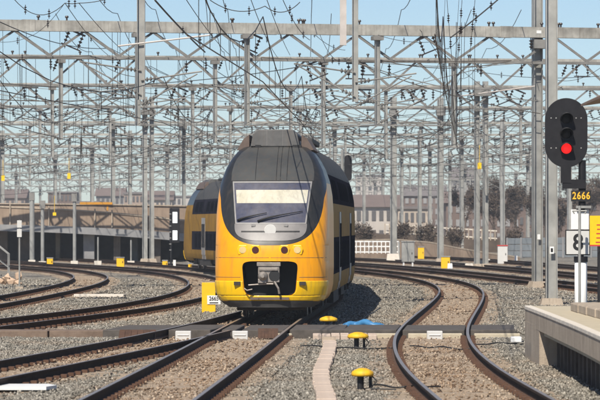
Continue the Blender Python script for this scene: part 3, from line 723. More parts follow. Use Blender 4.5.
# (d, ztop, yaw, [(mast px, wide)], [hanger px])
PORT = [
 (141, 10.35, R(14), [(540, .36), (-45, .36)], [136, 245, 375]),
 (172, 10.50, R(10), [(-40, .3), (640, .3)], [60, 214, 322, 452]),
 (207, 10.55, R(7), [(478, .30), (486.5, .30), (-30, .3)], [52, 192, 290, 385]),
 (241, 10.45, R(4), [(394, .42), (441, .40), (145, .34), (152, .3)], [40, 110, 230, 300, 520]),
 (274, 10.35, R(3), [(113, .34), (503, .34), (184, .3), (335, .3)], [30, 180, 270, 345, 420, 560]),
 (310, 10.35, R(2), [(420, .34), (570, .4), (2, .4), (130, .34), (462, .34)], [70, 130, 200, 330, 480]),
 (352, 10.3, R(.5), [(430, .36), (92, .4), (167, .36), (548, .36), (402, .3)], [30, 150, 260, 370, 460, 530]),
 (398, 10.3, R(-.5), [(364, .36), (55, .4), (528, .4), (204, .4), (450, .36)], [100, 180, 300, 410, 500]),
 (450, 10.2, R(.3), [(383, .4), (168, .4), (465, .4)], [20, 80, 240, 340, 430, 560]),
 (520, 10.1, R(0), [(16, .4), (130, .4), (516, .4)], [60, 200, 300, 400, 470]),
 (600, 10.1, R(.3), [(80, .4), (210, .4), (375, .4), (560, .4)], [120, 260, 340, 440, 500]),
 (690, 10.0, R(-.2), [(40, .4), (150, .4), (408, .4), (475, .4)], [20, 100, 300, 350, 540]),
]
def LX(px, d, yaw):
    r = (px - 300) / FPX; return r * d / (math.cos(yaw) - r * math.sin(yaw))
for i, (d, zt, yaw, ms, hs) in enumerate(PORT):
    hw = d / 12 + 2.5
    lab = ('nearest full lattice portal with a thick weathered top beam' if i == 0 else ORD[i] + ' lattice portal back from the camera, counted below the thick top beam')
    depth = [1.42, 1.45, 1.35, 1.3, 1.25, 1.2, 1.2, 1.2, 1.2, 1.2, 1.2, 1.2][i]
    pr = portal(i, d, zt, depth, yaw, [(LX(px, d, yaw), zt + (1.6 if i == 0 else (.25 if i != 3 else .6)), wd) for px, wd in ms], [LX(px, d, yaw) for px in hs], -hw, hw, 2.72 if i < 3 else 2.9, thick=.42 if i == 0 else .19, phase=.55 * i % 2.7, label=lab)
    if i == 0:
        mx = LX(540, d, yaw)
        MB().box((mx, -.2 + .36, W(0, 237, 141).z), (.12, .012, .2)).build('number_plate', M['white'], pr)
        MB().box((mx - .1, -.18, zt - .2), (.2, .01, .12)).build('number_plate', M['white'], pr)
        a, b = W(456, 97, 143), W(534, 86, 143); MB().tube([(LX(456, d, yaw), -.1, a.z), (LX(534, d, yaw), -.1, b.z)], .03, 6).build('stay_tube', M['white_tube'], pr)

# ------------------------------------------------------------------ overhead wires
def overhead(k, label, d0=60, d1=300, zc=5.65, off=0.):
    f = TF[k]; d0 = max(d0, f.x0); d1 = min(d1, f.x1)
    sup = [d0] + [d for d in (80, 112, 141, 172, 207, 241, 274, 310) if d0 + 5 < d < d1 - 5] + [d1]
    root = empty('overhead_line', (float(f(d0)), d0, 0)); tag(root, label, 'overhead wire', 'overhead lines above the tracks'); O = Vector((float(f(d0)), d0, 0))
    stag = [(.2 if i % 2 else -.2) + off for i in range(len(sup))]
    con, mes, dr = [], [], []
    for i in range(len(sup) - 1):
        a, b = sup[i], sup[i+1]
        for t in np.linspace(0, 1, 9)[:-1 if i + 2 < len(sup) else None]:
            d = a + (b - a) * t; st = stag[i] * (1 - t) + stag[i+1] * t; x = float(f(a)) * (1 - t) + float(f(b)) * t + st
            con.append(Vector((x, d, zc)) - O); zm = zc + 1.45 - 1.0 * 4 * t * (1 - t); mes.append(Vector((x, d, zm)) - O)
            if 0 < t < 1: dr.append((Vector((x, d, zc)) - O, Vector((x, d, zm)) - O))
    MB().tube(con, .013, 5).build('contact_wire', M['copper'], root); MB().tube(mes, .013, 5).build('messenger_wire', M['wire'], root)
    for a, b in dr: MB().tube([a, b], .007, 4).build('dropper', M['wire'], root)
    return root
overhead('A', 'overhead line running above the yellow train'); overhead('B', 'overhead line above the S-curved track on the right')
overhead('C', 'overhead line above the track just left of the train'); overhead('E', 'overhead line above the far left curving track')
overhead('F', 'overhead line above the track behind the tall mast'); overhead('H', 'overhead line above the second far right track'); overhead('J', 'overhead line above the farthest right track')
def sag(a, b, s, n=14): return [a.lerp(b, t) - Vector((0, 0, s * 4 * t * (1 - t))) for t in np.linspace(0, 1, n)]
def wire(a, b, s, r, label, group, beads=0, mt='wire'):
    root_ = MB(); O = a.copy(); pts = [p - O for p in sag(a, b, s)]; root_.tube(pts, r, 5)
    o = root_.build('feeder_wire', M[mt]); o.location = O; tag(o, label, 'wire', group)
    for k in range(beads):
        t = .08 + .84 * (k + .5) / beads if beads > 1 else .5
        p = Vector(sag(a, b, s, 101)[int(t * 100)]) - O
        q = link('insulator', INS, o, p + Vector((0, 0, .15))); q.scale = (.6, .6, .6)
    return o
# hand placed wires (photo pixel, distance) -> (photo pixel, distance)
HW = [
 ((10, -6, 112), (65, 3, 112), .5, .02, 2), ((65, 3, 112), (79, 3, 112), .02, .02, 2), ((79, 3, 112), (130, -10, 112), .1, .02, 1),
 ((65, 3, 112), (108, 55, 172), .15, .02, 1), ((79, 3, 112), (135, 60, 172), .15, .02, 0),
 ((0, 22, 120), (110, 48, 172), .3, .028, 1), ((110, 48, 172), (240, 95, 241), .4, .025, 1),
 ((0, 42, 141), (35, 34, 141), .1, .015, 1), ((35, 34, 141), (64, 4, 112), .1, .015, 1),
 ((155, 0, 112), (205, 52, 141), .05, .05, 1), ((184, -4, 112), (230, 55, 172), .15, .022, 1),
 ((205, -3, 112), (208, 30, 141), -.15, .018, 0), ((210, 0, 112), (265, 6, 112), .25, .022, 2), ((265, 6, 112), (300, 2, 112), .25, .022, 2), ((250, -3, 112), (278, 58, 172), .2, .02, 1), ((267, 0, 112), (290, 55, 172), .1, .02, 1), ((283, 0, 112), (310, 40, 141), .2, .02, 2),
 ((200, 60, 172), (315, 122, 274), .3, .03, 2), ((150, 66, 172), (245, 98, 241), .3, .025, 1), ((300, 18, 141), (345, 50, 172), .3, .02, 2), ((320, 35, 141), (358, 47, 141), .8, .018, 1),
 ((378, 35, 141), (430, 42, 141), .1, .018, 1), ((430, 42, 141), (446, 60, 172), .1, .02, 1), ((420, 30, 141), (520, 105, 241), .5, .022, 1),
 ((502, -4, 112), (450, 38, 112), .03, .035, 3), ((462, 0, 112), (458, 60, 112), .02, .014, 3), ((475, 0, 112), (470, 52, 112), .02, .014, 3), ((447, 0, 112), (452, 60, 112), .05, .014, 2), ((445, 0, 112), (443, 45, 112), .02, .01, 0), ((459, -2, 112), (454, 82, 112), .02, .01, 0),
 ((470, 70, 172), (600, 76, 141), .2, .02, 2), ((556, 80, 141), (600, 68, 141), .2, .016, 1), ((0, 72, 172), (60, 120, 241), .4, .022, 1), ((0, 112, 241), (130, 106, 241), .4, .02, 2),
 ((0, 178, 274), (190, 140, 207), .3, .03, 1), ((20, 180, 274), (140, 158, 241), .4, .025, 0), ((0, 195, 310), (170, 168, 241), .3, .03, 1), ((40, 172, 310), (210, 160, 241), .2, .025, 2), ((340, 118, 241), (520, 130, 274), .4, .025, 2),
 ((350, 165, 310), (600, 150, 241), .5, .025, 2), ((360, 175, 310), (540, 172, 310), .3, .03, 1), ((370, 150, 274), (440, 142, 241), .3, .028, 1), ((380, 185, 352), (560, 192, 352), .4, .03, 1), ((440, 142, 241), (545, 128, 207), .3, .025, 2), ((455, 155, 274), (535, 152, 241), .2, .025, 1),
 ((90, 125, 241), (215, 150, 310), .4, .025, 2), ((0, 140, 274), (140, 132, 241), .5, .025, 3), ((20, 152, 274), (240, 128, 274), .5, .025, 2),
]
for i, (a, b, s, r, nb) in enumerate(HW):
    near = a[2] < 150 and b[2] < 180
    side = 'left' if (a[0] + b[0]) / 2 < 200 else ('middle' if (a[0] + b[0]) / 2 < 400 else 'right')
    g = ('near' if near else 'far') + ' feeder wires on the ' + side
    wire(W(*a), W(*b), s, r * .62, {'near': 'thin dark feeder wire sagging between the nearest portals, ', 'far': 'thin dark feeder wire strung between the distant portals, '}['near' if near else 'far'] + {'left': 'left side', 'middle': 'above the train', 'right': 'right side'}[side], g, nb)
wr = random.Random(3)
ANCH = []
for (d, zt, yaw, ms, hs) in PORT[:9]:
    row = []
    for px in hs + [m_[0] for m_ in ms]:
        lx_ = LX(px, d, yaw); row.append((lx_ * math.cos(yaw), d + lx_ * math.sin(yaw)))
    for x_ in np.arange(-d / 12, d / 12, 3.4): row.append((x_ * math.cos(yaw), d + x_ * math.sin(yaw), zt - 1.35))
    ANCH.append(row)
def anchor(k):
    q = wr.choice(ANCH[k]); return Vector((q[0], q[1] - .3, q[2] if len(q) > 2 else wr.choice((6.5, 6.9, 7.4, 8.2, 9.0))))
n_w = 0
while n_w < 190:
    k = wr.choice((0, 1, 1, 2, 2, 3, 3, 4, 4, 5, 6, 7)); k2 = min(8, k + wr.choice((0, 0, 1, 1, 1)))
    a, b = anchor(k), anchor(k2)
    if not 1.5 < abs(a.x - b.x) < 11: continue
    wire(a, b, wr.uniform(.02, .35), wr.uniform(.010, .019), 'thin slanting wire in the tangle between the far portals', 'slanting wires among the far portals', wr.choice((0, 0, 1, 1, 2)), wr.choice(('wire', 'wire', 'copper', 'galv_old'))); n_w += 1
# longitudinal feeders running along the yard above the portals, and vertical drop wires seen against the sky
for i, (px, dn, df) in enumerate([(122, 112, 310), (160, 112, 310), (218, 112, 310), (232, 112, 310), (310, 112, 310), (400, 112, 310), (330, 141, 352), (470, 141, 352), (60, 141, 352), (520, 141, 352)]):
    x = WX(px, 141); pts = []
    ds = [d for d in (112, 141, 172, 207, 241, 274, 310, 352) if dn <= d <= df]
    for a, b in zip(ds[:-1], ds[1:]):
        for t in np.linspace(0, 1, 7)[:-1 if b != ds[-1] else None]:
            d = a + (b - a) * t; pts.append(Vector((x * (1 + .10 * (d - 141) / 141) - .35 * (d - 112) / 60 * (1 if px < 300 else -.3), d, (10.9 if i % 2 else 10.75) - .45 * 4 * t * (1 - t))))
    O = pts[0].copy(); o = MB().tube([p - O for p in pts], .014, 5).build('feeder_wire', M['wire']); o.location = O
    tag(o, 'long feeder wire sagging from portal to portal along the yard', 'wire', 'long feeder wires over the yard')
for i in range(90):
    d = random.choice((141, 172, 172, 207)); px = random.choice((random.uniform(110, 300), random.uniform(0, 130), random.uniform(440, 475))); x = WX(px, d)
    z1 = 10.4; z0 = z1 - random.uniform(1.6, 4.2); dx = random.uniform(-.05, .05)
    o = MB().tube([(0, 0, 0), (dx, .15, z0 - z1)], .0095, 4).build('drop_wire', M['wire']); o.location = (x, d - .25, z1)
    tag(o, 'thin vertical wire hanging down from a portal beam', 'wire', 'vertical wires hanging from the portals')

# ------------------------------------------------------------------ platform on the right
pf = empty('platform', (4.24, 68, 0)); tag(pf, 'concrete platform end with overhanging edge at lower right', 'platform')
ZP = .95
edge = [(68.0, 4.24), (65, 4.235), (62, 4.225), (58.5, 4.205), (55.8, 4.19), (52, 4.15), (49, 4.11), (44, 4.03), (36, 3.85), (26, 3.55), (14, 3.1)]
ef = spline(sorted((d, x) for d, x in edge))
dd = list(np.arange(14, 68.01, 1.0)); XR = 11.5
def strip(name, mt, x0, x1, z0, z1, d0=14, d1=68):
    mb = MB(); ds = [d for d in dd if d0 <= d <= d1]; n = len(ds)
    for d in ds:
        a, b = x0(d) - 4.24, x1(d) - 4.24
        mb.v += [(a, d - 68, z0), (b, d - 68, z0), (b, d - 68, z1), (a, d - 68, z1)]
    for i in range(n - 1):
        for k in range(4): mb.f.append((4*i+k, 4*i+(k+1) % 4, 4*i+4+(k+1) % 4, 4*i+4+k)); mb.m.append(0)
    mb.f += [(0,1,2,3), (4*n-4, 4*n-1, 4*n-2, 4*n-3)]; mb.m += [0, 0]
    return fixn(mb.build(name, mt, pf))
strip('paving', M['paving'], lambda d: ef(d) + .10, lambda d: XR, .5, ZP - .012)
strip('edge_slab', M['concrete'], lambda d: ef(d) + .012, lambda d: ef(d) + 1.2, ZP - .36, ZP - .06)
# coping stones, one metre each, pale top
for k, d in enumerate(dd[26:-1]):
    mb = MB(); g = .006
    vs = []
    for z in (ZP - .075, ZP):
        for (q, o_) in ((d + g, 0), (d + g, .13), (d + 1 - g, .13), (d + 1 - g, 0)): vs.append((float(ef(q)) + o_ - 4.24, q - 68, z))
    mb.add(vs, [(0,1,2,3),(7,6,5,4),(0,4,5,1),(1,5,6,2),(2,6,7,3),(3,7,4,0)]); bevel(fixn(mb.build('coping_stone', M['concrete_pale'], pf)), .012, 1)
fixn(MB().box((.30, -2.05, .30), (.585, 4.05, .72)).build('end_pier', M['concrete'], pf))
# recessed ribbed panels
k = 0
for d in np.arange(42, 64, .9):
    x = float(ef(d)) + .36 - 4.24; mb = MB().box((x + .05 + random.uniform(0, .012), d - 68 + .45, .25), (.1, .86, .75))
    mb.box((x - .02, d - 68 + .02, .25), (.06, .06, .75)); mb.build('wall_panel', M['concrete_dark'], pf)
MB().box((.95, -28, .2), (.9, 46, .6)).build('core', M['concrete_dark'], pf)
# raised kerb block row further back on the platform
for d0 in np.arange(45, 64, 1.6):
    d0 = float(d0); xk = WX(568, 64.5) + (64.5 - d0) * .012
    o = MB().box((xk - 4.24 + 1.2, d0 - 68 + .8, ZP + .06), (2.4, 1.585, .16)).build('raised_kerb', M['concrete'], pf); bevel(o, .02, 1)
# canopy corner at the right edge
cn = empty('platform_canopy', (6.6, 60, 0)); tag(cn, 'brown pitched canopy roof corner poking in at the right edge', 'canopy')
zc_ = W(0, 104, 66).z
MB().prism([(WX(581, 66) - 6.6, zc_ + .0), (WX(604, 66) - 6.6, zc_ + .20), (WX(604, 66) - 6.6 + 3, zc_ + .85), (WX(604, 66) - 6.6 + 3, zc_ + .72), (WX(604, 66) - 6.6, zc_ + .02), (WX(581, 66) - 6.6, zc_ - .04)], -30, 6).build('roof', M['canopy'], cn)
for yy in (4, -6, -16): MB().tube([(2.0, yy, ZP), (2.0, yy, zc_ + .45)], .09, 12).build('post', M['galv'], cn)

# ------------------------------------------------------------------ big signal beside the platform
SD = 72.0
def lx(px): return WX(px, SD)
def lz(py): return W(0, py, SD).z
sg = empty('railway_signal', (lx(566), SD, 0)); tag(sg, 'black oval railway signal showing one red light beside the platform', 'signal')
ox = lx(566)
r_ = (lx(587.5) - lx(545)) / 2; zt_, zb_ = lz(98), lz(167.5); cx_ = lx(566.2) - ox
poly = [(cx_ + r_ * math.cos(a), zt_ - r_ + r_ * math.sin(a)) for a in np.linspace(0, math.pi, 25)] + [(cx_ - r_ * math.cos(a), zb_ + r_ - r_ * math.sin(a)) for a in np.linspace(0, math.pi, 25)]
o = fixn(MB().prism(poly, -.02, .02).build('backboard', M['signblack'], sg)); bevel(o, .006)
for (px, py) in ((551, 118), (556, 118), (576, 118), (581, 118), (551, 148), (556, 148), (581, 148)):
    MB().lathe([(.014, -.03), (.014, 0)], 'y', (lx(px) - ox, 0, lz(py)), 8).build('bolt', M['galv'], sg)
for py, mt in ((118.5, 'print'), (133.5, 'print'), (148.5, 'redlight')):
    z = lz(py); x = lx(566.3) - ox
    MB().lathe([(.02, -.065), (.06, -.055), (.09, -.04), (.105, -.015), (.105, .0)], 'y', (x, 0, z), 24).build('lens', M[mt], sg)
    hd = MB(); N = 16; vv = []
    for k in range(N + 1):
        a = R(-35) + (R(250)) * k / N; L = .30 * (.35 + .65 * max(0, math.sin(a))**.6) if math.sin(a) > 0 else .10
        for rr in (.118, .13): vv += [(x + rr * math.cos(a), -.02, z + rr * math.sin(a)), (x + rr * math.cos(a), -.02 - L, z + rr * math.sin(a) - .02)]
    hd.v = vv
    for k in range(N):
        b = 4 * k; hd.f += [(b, b+1, b+5, b+4), (b+2, b+6, b+7, b+3), (b+1, b+3, b+7, b+5)]; hd.m += [0]*3
    fixn(hd.build('hood', M['print'], sg, True))
MB().box((lx(566.5) - ox, .15, lz(133)), (.24, .25, 1.1)).build('lamp_housing', M['signblack'], sg)
MB().box((lx(566) - ox, .02, lz(174)), (.20, .16, .36)).box((lx(574) - ox, .02, lz(184)), (.46, .14, .18)).build('bracket', M['signblack'], sg)
MB().tube([(lx(582.5) - ox, .08, lz(212)), (lx(582.5) - ox, .08, lz(160))], .075, 12).build('upper_post', M['signblack'], sg)
MB().tube([(lx(581.3) - ox, .12, 0), (lx(581.3) - ox, .12, lz(258))], .125, 20).build('post', M['white'], sg, True)
MB().tube([(lx(581.3) - ox, .12, lz(262)), (lx(581.3) - ox, .12, lz(256.5))], .14, 20).build('post_collar', M['signblack'], sg)
MB().tube([(lx(581.3) - ox, .12, lz(256.5)), (lx(581.3) - ox, .12, lz(205))], .06, 12).build('post_neck', M['signblack'], sg)
MB().box((lx(583.5) - ox, -.02, lz(207)), (.30, .10, .05)).build('bracket_bar', M['galv'], sg)
pl = MB().box((lx(581) - ox, -.02, lz(196)), (.40, .015, .215)).build('number_plate', M['print'], sg)
for i, ch in enumerate('2666'): text('number', ch, .20, M['plateyellow'], sg, (lx(574.2 + i * 4.6) - ox, -.032, lz(196)), xs=.80)
bevel(MB().box((lx(580) - ox, .03, lz(219.5)), (.36, .012, .40)).build('white_board', M['white'], sg), .004)
bd = MB().box((lx(577.7) - ox, .0, lz(242.5)), (.50, .015, .51)).build('sign_border', M['print'], sg)
MB().box((lx(577.7) - ox, -.012, lz(242.5)), (.455, .012, .465)).build('sign_face', M['signface'], bd)
text('sign_digit', '8', .45, M['print'], sg, (lx(578) - ox, -.021, lz(243)), xs=.95)
# thin grey pole with a small crossbar in front of the board
gp = MB().tube([(0, 0, 0), (0, 0, lz(206))], .028, 10).tube([(-.14, 0, lz(211)), (.14, 0, lz(211))], .016, 8).tube([(-.14, 0, lz(211)), (-.10, 0, lz(214))], .014, 6).tube([(.14, 0, lz(211)), (.10, 0, lz(214))], .014, 6).build('thin_pole', M['galv'])
gp.location = (WX(579.6, 71.4), 71.4, 0); tag(gp, 'thin grey pole standing in front of the number 8 board', 'pole')
# yellow notice board and dark post at the right edge
yb = empty('notice_board', (WX(598, 70.6), 70.6, 0)); tag(yb, 'yellow notice board with red writing at the right edge', 'sign')
wz_ = W(0, 231, 70.6).z; MB().box((WX(599, 70.6) - WX(598, 70.6) + .0, 0, wz_), (.36, .02, .60)).build('board', M['sky_yellow_sign'], yb)
for k in range(5): MB().box((.04, -.013, wz_ + .12 - k * .085), (random.uniform(.12, .2), .004, .022)).build('writing_line', M['red'], yb)
MB().box((0.02, -.013, wz_ - .285), (.36, .004, .03)).build('bottom_stripe', M['red'], yb)
MB().tube([(.03, .05, 0), (.03, .05, wz_ + .3)], .04, 10).build('post', M['signblack'], yb)
dp = MB().box((0, 0, .95), (.22, .2, 2.0)).box((0, 0, 2.0), (.26, .24, .1)).build('dark_post', M['signblack']); dp.location = (WX(605, 69.2), 69.2, 0); tag(dp, 'dark square post at the right edge behind the platform', 'post')

# ------------------------------------------------------------------ small things on the ballast
def dome(px, ybase, ytop, lab, k=1.0):
    g_ = G(px, ybase); d = g_.y; s = FPX / d; zt = HC - (ytop - HOR) * d / FPX
    r = empty('cable_marker', (g_.x, d, 0)); tag(r, lab, 'marker', 'yellow capped markers in the ballast')
    MB().tube([(-.03, 0, -.05), (-.03, 0, zt - .1)], .05, 12).box((.12, .03, (zt - .1) / 2), (.05, .05, zt - .12)).build('stem', M['print'], r)
    hh = .125; fixn(MB().lathe([(.20*k, zt - hh), (.215*k, zt - hh + .03), (.20*k, zt - hh + .07), (.15*k, zt - .03), (.07*k, zt - .004), (.01, zt)], 'z', (0, 0, 0), 20).build('cap', M['domeyellow'], r, True))
    MB().tube([(.14, 0, zt - .12), (.22, -.02, .12), (.12, -.12, .01), (.5, -.2, .0)], .012, 6).build('cable', M['print'], r)
dome(362.5, 389, 368, 'yellow domed marker on a black stem, nearest to the camera', .8); dome(358, 349, 332, 'yellow domed marker on a black stem, middle one of three'); dome(328.5, 331, 316, 'yellow domed marker beside the train, farthest of three')
# cream cable trough with covers
ct = empty('cable_trough', G(329, 343)); tag(ct, 'winding cream cable trough in the ballast ahead of the train', 'cable trough'); O = G(329, 343)
px_ = [(329, 343), (330, 347), (328, 354), (325, 363), (322, 371), (321, 380), (323, 389), (326, 400), (329, 412)]
pts = [G(a, b) for a, b in px_]; cf = spline([(-p.y, p.x) for p in pts])
d = pts[0].y - .3; k = 0
while d > 44.5:
    x0 = float(cf(-d)); s = (float(cf(-d + .2)) - float(cf(-d - .2))) / .4; mb = MB().box((0, 0, 0), (.265 + .02 * math.sin(k * 2.3), .488, .09))
    o = link('trough_cover', mb.mesh('trough_cover', M['cover']), ct, (x0 - O.x + random.uniform(-.008, .008), d - O.y, .02 + random.uniform(-.006, .006)), -math.atan(-s) + random.uniform(-.02, .02)); bevel(o, .012, 1)
    d -= .5; k += 1
MB().box((0, .05, .05), (.30, .3, .16)).build('trough_head', M['concrete'], ct)
o = MB().box((0, 0, .03), (1.75, .5, .1)).build('pale_plank', M['concrete_pale']); o.location = G(100, 296.5); o.rotation_euler = (0, 0, R(-8)); bevel(o, .01, 1); tag(o, 'pale plank lying on the ballast between the two left curving tracks', 'plank')
# planked pad near the crossing edge
pd = empty('plank_pad', (WX(345, 79.5), 78.6, 0)); tag(pd, 'sandy concrete pad of small slabs at the crossing edge beside the train', 'pad')
for i in range(7):
    for j in range(2): bevel(MB().box((-.62 + i * .2, -.3 + j * .5, .03 + random.uniform(-.012, .012)), (.185, .47, .12)).build('slab', M['cover'], pd), .01, 1)
# blue sheet bundle
mb = MB(); d0 = 84.6
for sft in range(3):
    pts = [(WX(344 + 47 * t, d0) - WX(344, d0), .25 * sft + .2 * math.sin(t * 7 + sft), .05 + .10 * math.sin(math.pi * min(1, t * 1.15))**.7 * (1 - .3 * sft) + .03 * math.sin(t * 17 + sft)) for t in np.linspace(0, 1, 22)]
    mb.tube(pts, [.02 + .085 * math.sin(math.pi * min(1, t * .9 + .12))**.8 * (1 - t * .55) for t in np.linspace(0, 1, 22)], 8)
o = mb.build('blue_sheet', M['bluehose'], None, True); o.location = (WX(344, d0), d0, 0); tag(o, 'crumpled bundle of blue sheeting lying beside the train', 'sheet')
# white board lying at the lower left
a = G(-14, 392); b = G(47, 388.5)
wb = MB().add([(0,0,0),(1.02,0,0),(1.14,.55,0),(.98,1.0,0),(0,1.0,0)] + [(x, y, .05) for x, y in ((0,0),(1.02,0),(1.14,.55),(.98,1.0),(0,1.0))], [(4,3,2,1,0),(5,6,7,8,9),(0,1,6,5),(1,2,7,6),(2,3,8,7),(3,4,9,8),(4,0,5,9)]).build('white_board', M['white'])
wb.location = (WX(57, 54) - 1.14, 53.4, .02); tag(wb, 'white pointed board lying on the ballast at lower left', 'board')
# yellow post with number plate left of the train
yp = empty('number_post', (WX(208.5, 76.8), 76.8 + 4.0, 0)); 
yd = 73.5; yp.location = (WX(208.7, 103), 103, 0); tag(yp, 'yellow post with white number plate left of the train nose', 'number post')
z1 = W(0, 282.5, 103).z; bevel(MB().box((0, 0, z1 / 2 - .05), (.39, .16, z1 + .1)).build('post', M['postyellow'], yp), .01)
zc2 = W(0, 299.8, 103).z; MB().box((.15, -.095, zc2), (.38, .012, .25)).build('number_plate', M['white'], yp)
text('number', '2665', .165, M['print'], yp, (.15, -.104, zc2 + .03), xs=.82); MB().box((.15, -.103, zc2 - .085), (.25, .004, .03)).build('plate_line', M['print'], yp)
# rail-side rod and hoses near the crossing at right
o = MB().box((0, 0, .1), (.22, .3, .12)).build('track_box', M['white']); o.location = (WX(516, 74.5), 74.5, 0); bevel(o, .02); tag(o, 'small white box with a cable beside the platform end', 'box')
for i, (px0, py0, px1, py1, lab) in enumerate([(300, 346, 392, 349, 'thin dark cable on the ballast from the trough to the curved rail'), (372, 386, 440, 387, 'thin dark cable crossing under the curved track at the bottom'), (345, 330, 380, 308, 'thin dark rod lying on the ballast beside the blue sheet'), (410, 346, 470, 349, 'thin dark cable between the curved rails'), (468, 345, 524, 342, 'thin dark cable from the curved track to the platform end')]):
    a, b = G(px0, py0, .03), G(px1, py1, .03); pts = [a.lerp(b, t) + Vector((.0, .25 * math.sin(t * 9 + i), .012 * math.sin(t * 14))) for t in np.linspace(0, 1, 16)]
    o = MB().tube([p - a for p in pts], .014, 6).build('ground_cable', M['print']); o.location = a; tag(o, lab, 'cable')

# ------------------------------------------------------------------ background: viaduct, walls, huts
vd = empty('viaduct', (-12, 246, 0)); tag(vd, 'low curved viaduct with brown parapet and grey girder behind the left tracks', 'viaduct')
vx = np.linspace(-34, 2, 37)
def vdep(x): return 246 + .012 * (x + 16)**2
def ribbon(name, mt, z0, z1, thick, off=0., parent=vd, x0=-34, x1=2):
    mb = MB(); xs = [x for x in vx if x0 <= x <= x1]
    for x in xs:
        y = vdep(x) + off - 246
        for (yy, z) in ((y, z0(x)), (y + thick, z0(x)), (y + thick, z1(x)), (y, z1(x))): mb.v.append((x + 12, yy, z))
    for i in range(len(xs) - 1):
        for k in range(4): mb.f.append((4*i+k, 4*i+4+k, 4*i+4+(k+1) % 4, 4*i+(k+1) % 4)); mb.m.append(0)
    return fixn(mb.build(name, mt, parent))
def vz(px0, y0, y1): # heights along the ramp, linear in x between photo x=0 and x=190
    xa, xb = WX(0, 246), WX(190, 246); za, zb = W(0, y0, 246).z, W(0, y1, 246).z
    def f(x):
        t = (x - xa) / (xb - xa); return za + (zb - za) * (t if t < 0 else .35 * t + .65 * t * t)
    return f
ribbon('parapet', M['brickwall'], vz(0, 224.5, 234), vz(0, 207.5, 222), .3)
ribbon('parapet_cap', M['concrete'], vz(0, 207.5, 222), vz(0, 206, 220.3), .45, -.06)
ribbon('girder', M['girder'], vz(0, 231, 242), vz(0, 224.5, 234), .5, -.35)
ribbon('deck', M['concrete_dark'], vz(0, 229, 240), vz(0, 226, 236), 9.5, .2)
ribbon('back_parapet', M['brickwall'], vz(0, 226, 230), vz(0, 203.5, 206), .3, 9.2)
ribbon('back_cap', M['concrete'], vz(0, 203.5, 206), vz(0, 202.3, 204.8), .45, 9.1)
ribbon('back_wall', M['darkwall'], lambda x: -.3, vz(0, 229, 240), .4, 8.6)
for px, wd, dd_, mt in ((24, .9, 3, 'concrete_dark'), (89, .75, 1.0, 'girder'), (117, .45, 1.2, 'concrete_dark'), (58, .3, 5, 'concrete'), (134, .5, 4, 'girder'), (156, .6, 1, 'concrete_dark'), (3, .6, 2, 'concrete_dark')):
    x = WX(px, 246 + dd_); MB().box((x + 12, vdep(x) - 246 + dd_, .9), (wd, .6, 2.3)).build('pier', M[mt], vd)
for px in (10, 49, 95, 112, 150): # small parapet posts
    x = WX(px, 246); MB().tube([(x + 12, vdep(x) - 246 - .1, vz(0, 226, 236)(x)), (x + 12, vdep(x) - 246 - .1, vz(0, 204, 218)(x))], .05, 8).build('parapet_post', M['concrete'], vd)
ob = MB().box((0, 0, 0), (2.3, .2, .17)).box((-.8, .1, -.25), (.12, .1, .5)).box((.8, .1, -.25), (.12, .1, .5)).build('barrier_board', M['orange']); ob.location = (WX(96, 255), 255.2, W(0, 205, 255).z + .12); tag(ob, 'orange barrier board on top of the viaduct', 'barrier')
# posts standing before the viaduct
def post(px, ytop, ybase, wd, lab, cap=None, plate=None):
    g_ = G(px, ybase, 0); d = g_.y; zt = W(0, ytop, d).z
    r = empty('slim_post', (g_.x, d, 0)); tag(r, lab, 'post', 'slim posts along the far tracks')
    MB().tube([(0, 0, 0), (0, 0, zt)], wd / 2, 10).build('pole', M['galv'], r)
    MB().box((0, 0, .05), (.45, .45, .3)).build('footing', M['concrete_pale'], r)
    if cap: MB().box((0, -.05, zt - .1), (.34, .25, .5)).build('head', M['galv_old'], r)
    if plate: MB().box((0, -wd / 2 - .02, zt - .5), (.3, .02, .6)).build('plate', M['signface'], r)
post(32, 195, 263, .32, 'thick pale post before the viaduct, leftmost', cap=True); post(42.5, 203, 264.5, .22, 'pale post with small head just right of the thick one', cap=True); post(74.5, 196, 264, .22, 'pale post before the viaduct with a dark lamp head', cap=True); post(131, 240, 264, .10, 'short thin post before the viaduct near the yellow box'); post(98, 237, 264, .10, 'thin white post by the viaduct pier')
post(502, 120, 263, .26, 'tall slim post behind the white cabinet'); post(486.5, 185, 262, .22, 'pale post beside the pair of masts')
# white sign post at the far left
sp = empty('sign_post', G(19.5, 288.3)); tag(sp, 'thin post with a narrow white double sign in the left ballast', 'sign'); d = sp.location.y
MB().tube([(0, 0, 0), (0, 0, W(0, 220, d).z)], .035, 8).build('post', M['galv'], sp)
for k, (py, h_) in enumerate(((224, 8), (233, 9))): MB().box((0, -.05, W(0, py, d).z), (.18, .03, h_ * .9 * d / FPX)).build('panel', M['signface'], sp)
MB().box((0, 0, .0), (.3, .3, .14)).build('foot', M['concrete'], sp)
